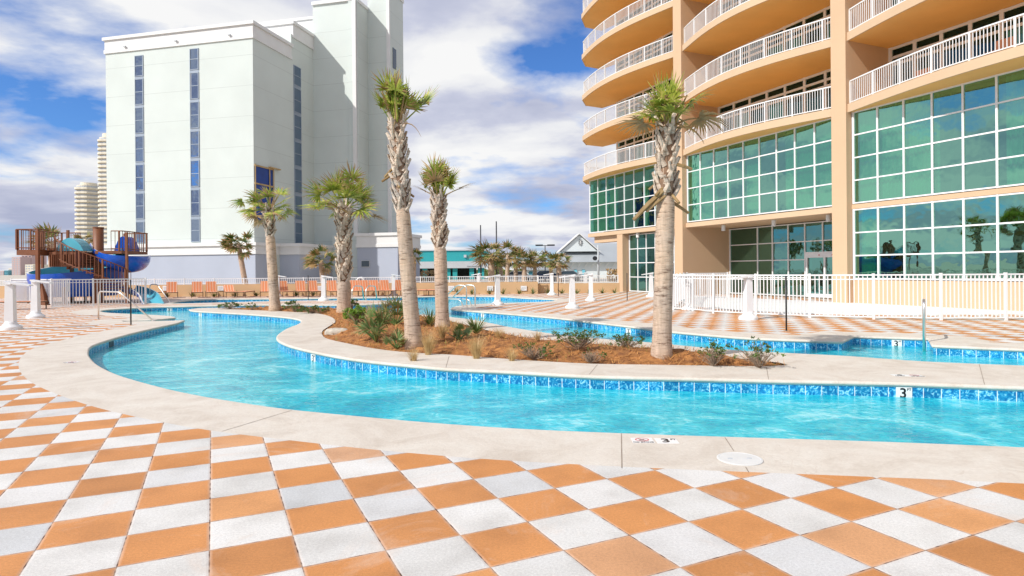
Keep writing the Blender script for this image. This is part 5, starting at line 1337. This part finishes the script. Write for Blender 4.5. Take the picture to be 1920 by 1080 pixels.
for i in range(16):
    t0, t1 = 2 * pi * i / 16, 2 * pi * (i + 1) / 16; m.tri((vx, 1.1, vz), (vx + rr_ * .7 * cos(t0), 1.1, vz + rr_ * sin(t0) * 1.2), (vx + rr_ * .7 * cos(t1), 1.1, vz + rr_ * sin(t1) * 1.2))
vent = m.build('gable_vent', 'dark_window', hs)
m = MB()
for k in range(4):
    a = pi * k / 4; c, s = cos(a) * .36, sin(a) * .62; m.tube([(vx - c, 1.05, vz - s), (vx + c, 1.05, vz + s)], .04, 4)
m.build('spoke', 'trim_white', vent)
for x in (1079, 1094):
    m = MB(); xx = XY(x) - ox; z1 = zz(506.5); m.hexa([(xx - .3, -1.0, z1 - 1.15), (xx + .3, -1.0, z1 - 1.15), (xx + .3, -.9, z1 - 1.15), (xx - .3, -.9, z1 - 1.15), (xx - .25, -.1, z1 + .1), (xx + .25, -.1, z1 + .1), (xx + .25, 0, z1 + .1), (xx - .25, 0, z1 + .1)]); m.build('shutter', 'shutter_blue', hs)
m = MB(); xx = XY(995) - ox; m.hexa([(xx - .5, 1.6, .2), (xx + .3, 1.6, .2), (xx + .3, 1.7, .2), (xx - .5, 1.7, .2), (xx - .2, 2.8, zz(508)), (xx + .5, 2.8, zz(508)), (xx + .5, 2.9, zz(508)), (xx - .2, 2.9, zz(508))]); m.build('shutter', 'shutter_blue', hs)
m = MB()
for k in range(9): xx = XY(1062 + k * 13) - ox; m.hexa([(xx, -1.1, ze - .1), (xx + .1, -1.1, ze - .1), (xx + .1, -.9, ze - .1), (xx, -.9, ze - .1), (xx - .6, -.05, ze - 1.0), (xx - .5, -.05, ze - 1.0), (xx - .5, 0, ze - 1.0), (xx - .6, 0, ze - 1.0)])
m.build('bracket', 'trim_white', hs)
# poles and lamp
def pole(name, label, cat, x, ytop, Yp, r, mt, head=False):
    q = D(x, ytop, Yp); root = thing(name, label, cat, (q.x, Yp, 0)); m = MB(); m.tube([(0, 0, 0), (0, 0, q.z)], [r, r * .6], 8); m.build('pole', mt, root, smooth=True)
    if head:
        m = MB(); m.box(-1.3, -.3, -.2, .2, q.z, q.z + .18); m.box(.3, 1.3, -.2, .2, q.z, q.z + .18); m.box(-.3, .3, -.05, .05, q.z, q.z + .08); m.build('lamp_head', 'black_metal', root)
    return root
pole('flag_pole', 'tall thin dark pole, shorter and left of the pair above the teal building', 'pole', 901, 422, 100, .14, 'black_metal'); pole('flag_pole', 'tall thin dark pole, taller and right of the pair behind the biggest palm', 'pole', 930.5, 415, 100, .15, 'black_metal')
pole('street_lamp', 'grey lamp post with twin flat heads left of the house', 'street lamp', 1022, 461, 85, .12, 'light_grey', True)
u_ = pole('utility_pole', 'grey utility pole with flood lamp in front of the house', 'pole', 1121.5, 459, 80, .16, 'light_grey')
m = MB(); m.lathe([(.1, 0), (.3, .3), (.3, .4)], 10); f_ = m.build('flood_lamp', 'black_metal', u_); f_.location = (-.5, -.3, D(1120, 487, 80).z); f_.rotation_euler = (radians(60), 0, 0)
# parked cars
def make_car(mt):
    r = thing('parked_car', '', 'car'); m = MB()
    pf = [(-2.2, .35), (-2.2, .75), (-1.9, .9), (-1.2, .98), (-.6, 1.42), (.9, 1.45), (1.6, 1.0), (2.15, .92), (2.25, .4)]
    k = len(pf); m.v = [(a, -.85, b) for a, b in pf] + [(a, .85, b) for a, b in pf]
    m.f = [tuple(range(k)), tuple(k + j for j in reversed(range(k)))] + [(j, k + j, k + (j + 1) % k, (j + 1) % k) for j in range(k)]; m.m = [0] * len(m.f); m.build('body', mt, r)
    m = MB(); m.hexa([(-1.05, -.86, 1.0), (1.4, -.86, 1.0), (1.4, .86, 1.0), (-1.05, .86, 1.0), (-.55, -.86, 1.36), (.82, -.86, 1.38), (.82, .86, 1.38), (-.55, .86, 1.36)]); m.build('window', 'dark_window', r)
    for x in (-1.4, 1.4):
        for y in (-.8, .8): m = MB(); m.tube([(x, y - .1, .33), (x, y + .1, .33)], .33, 14); m.build('wheel', 'tyre', r)
    return r
for x, Yc, mt, lb in ((967, 82, 'car_white', 'white parked car seen over the railing left of the low annex'), (1019, 84, 'car_blue', 'dark blue parked car seen over the railing in front of the annex'), (1062, 84, 'car_silver', 'silver parked car seen over the railing before the house wall')):
    c_ = make_car(mt); c_['label'] = lb; c_['group'] = 'cars parked beyond the railing'; c_.location = ((x - 960) / F * Yc, Yc, 0)
# distant scrub
mb = MB(); rg = random.Random(5)
for i in range(2600):
    x = rg.uniform(-30, 40); y = rg.uniform(150, 175); h = 1.2 + 1.6 * abs(sin(x * .21) * sin(x * .083 + 1)) ; z = rg.random() * h; s = .5
    n = Vector((rg.gauss(0, 1), rg.gauss(0, 1), rg.gauss(0, 1))).normalized(); t = n.orthogonal().normalized(); u = n.cross(t)
    c = Vector((x, y, z)); mb.quad(c - t * s, c - u * s, c + t * s, c + u * s)
struct(mb.build('scrub', 'far_leaf'), 'stuff', 'dark distant scrub beyond the parking area')
mb = MB()
for i in range(900):
    x = rg.uniform(-13.5, -9.5) if i % 2 else rg.uniform(12.3, 15.5); y = rg.uniform(80, 82) if i % 2 == 0 else rg.uniform(90, 92); z = rg.random() * 1.6; s = .16
    n = Vector((rg.gauss(0, 1), rg.gauss(0, 1), rg.gauss(0, 1))).normalized(); t = n.orthogonal().normalized(); u = n.cross(t); c = Vector((x, y, z)); mb.quad(c - t * s, c - u * s, c + t * s, c + u * s)
struct(mb.build('low_bushes', 'palm_dry'), 'stuff', 'brownish bushes by the house wall and pavilion')

# ------------------------------------------------------------------ sky, sun, camera
w = bpy.data.worlds.new('World'); SC.world = w; w.use_nodes = True; nt = w.node_tree; bg = nt.nodes['Background']
hx, hy = 0.83, 0.558; EL = radians(38.5)
sky = N(nt, 'ShaderNodeTexSky', sky_type='NISHITA'); sky.sun_disc = False; sky.sun_elevation = EL; sky.sun_rotation = atan2(-hx, -hy)
sky.air_density = 1.0; sky.dust_density = 0.4; sky.ozone_density = 2.2
tc = N(nt, 'ShaderNodeTexCoord'); sp = N(nt, 'ShaderNodeSeparateXYZ'); nt.links.new(tc.outputs['Generated'], sp.inputs[0])
zc = M_(nt, 'ADD', M_(nt, 'MAXIMUM', sp.outputs[2], 0.0), 0.16)
cx = M_(nt, 'DIVIDE', sp.outputs[0], zc); cy = M_(nt, 'DIVIDE', sp.outputs[1], zc)
cb = N(nt, 'ShaderNodeCombineXYZ'); nt.links.new(cx, cb.inputs[0]); nt.links.new(cy, cb.inputs[1])
def noise(scale, det, loc, dist_=0.3, rough=.55):
    mp = N(nt, 'ShaderNodeMapping'); mp.inputs['Location'].default_value = loc; nt.links.new(cb.outputs[0], mp.inputs[0])
    n = N(nt, 'ShaderNodeTexNoise'); n.inputs['Scale'].default_value = scale; n.inputs['Detail'].default_value = det; n.inputs['Distortion'].default_value = dist_; n.inputs['Roughness'].default_value = rough
    nt.links.new(mp.outputs[0], n.inputs['Vector']); return n.outputs['Fac']
SEED = (5.3, 2.9, 0)
cov = noise(0.75, 9, SEED, .15, .55)
cov2 = noise(2.3, 7, (7.7, 2.2, 1), .15, .52)
sh = noise(1.3, 7, (SEED[0] + .12, SEED[1] + .2, 0.35), .15, .52)
fac = M_(nt, 'ADD', M_(nt, 'MULTIPLY', cov, .72), M_(nt, 'MULTIPLY', cov2, .28))
mask = ramp(nt, fac, [(0.395, (0, 0, 0)), (0.485, (1, 1, 1))])
cc = ramp(nt, sh, [(0.34, (0.48, 0.52, 0.70)), (0.45, (0.66, 0.69, 0.84)), (0.52, (0.93, 0.94, 0.98)), (0.59, (1.05, 1.05, 1.05))])
skyc = N(nt, 'ShaderNodeVectorMath', operation='SCALE'); nt.links.new(sky.outputs[0], skyc.inputs[0]); skyc.inputs['Scale'].default_value = 1.0
ccs = N(nt, 'ShaderNodeVectorMath', operation='SCALE'); nt.links.new(cc.outputs[0], ccs.inputs[0]); ccs.inputs['Scale'].default_value = 10.0
skt = mixc(nt, 1.0, skyc.outputs[0], (0.62, 1.05, 1.7), 'MULTIPLY')
mxs = mixc(nt, mask.outputs[0], skt, ccs.outputs[0])
nt.links.new(mxs, bg.inputs['Color']); bg.inputs['Strength'].default_value = 0.092
sl = bpy.data.lights.new('sun', 'SUN'); sl.energy = 4.9; sl.angle = radians(.6); sl.color = (1.0, 0.95, 0.885)
so = bpy.data.objects.new('sun', sl); COL.objects.link(so)
so.rotation_euler = Vector((hx * cos(EL), hy * cos(EL), -sin(EL))).to_track_quat('-Z', 'Y').to_euler()
cam = bpy.data.cameras.new('camera'); co = bpy.data.objects.new('camera', cam); COL.objects.link(co); SC.camera = co
cam.sensor_width = 36; cam.lens = 36 * F / 1920; cam.shift_y = -(540 - YH) / 1920; cam.clip_end = 9000; cam.clip_start = .05
co.matrix_world = Matrix.Translation((0, 0, H)) @ Matrix.Rotation(pi / 2, 4, 'X') @ Matrix.Rotation(ROLL, 4, 'Z')
SC.view_settings.view_transform = 'Standard'; SC.view_settings.look = 'None'; SC.view_settings.exposure = -0.04; SC.view_settings.gamma = 1
SC.cycles.max_bounces = 8; SC.cycles.transparent_max_bounces = 12
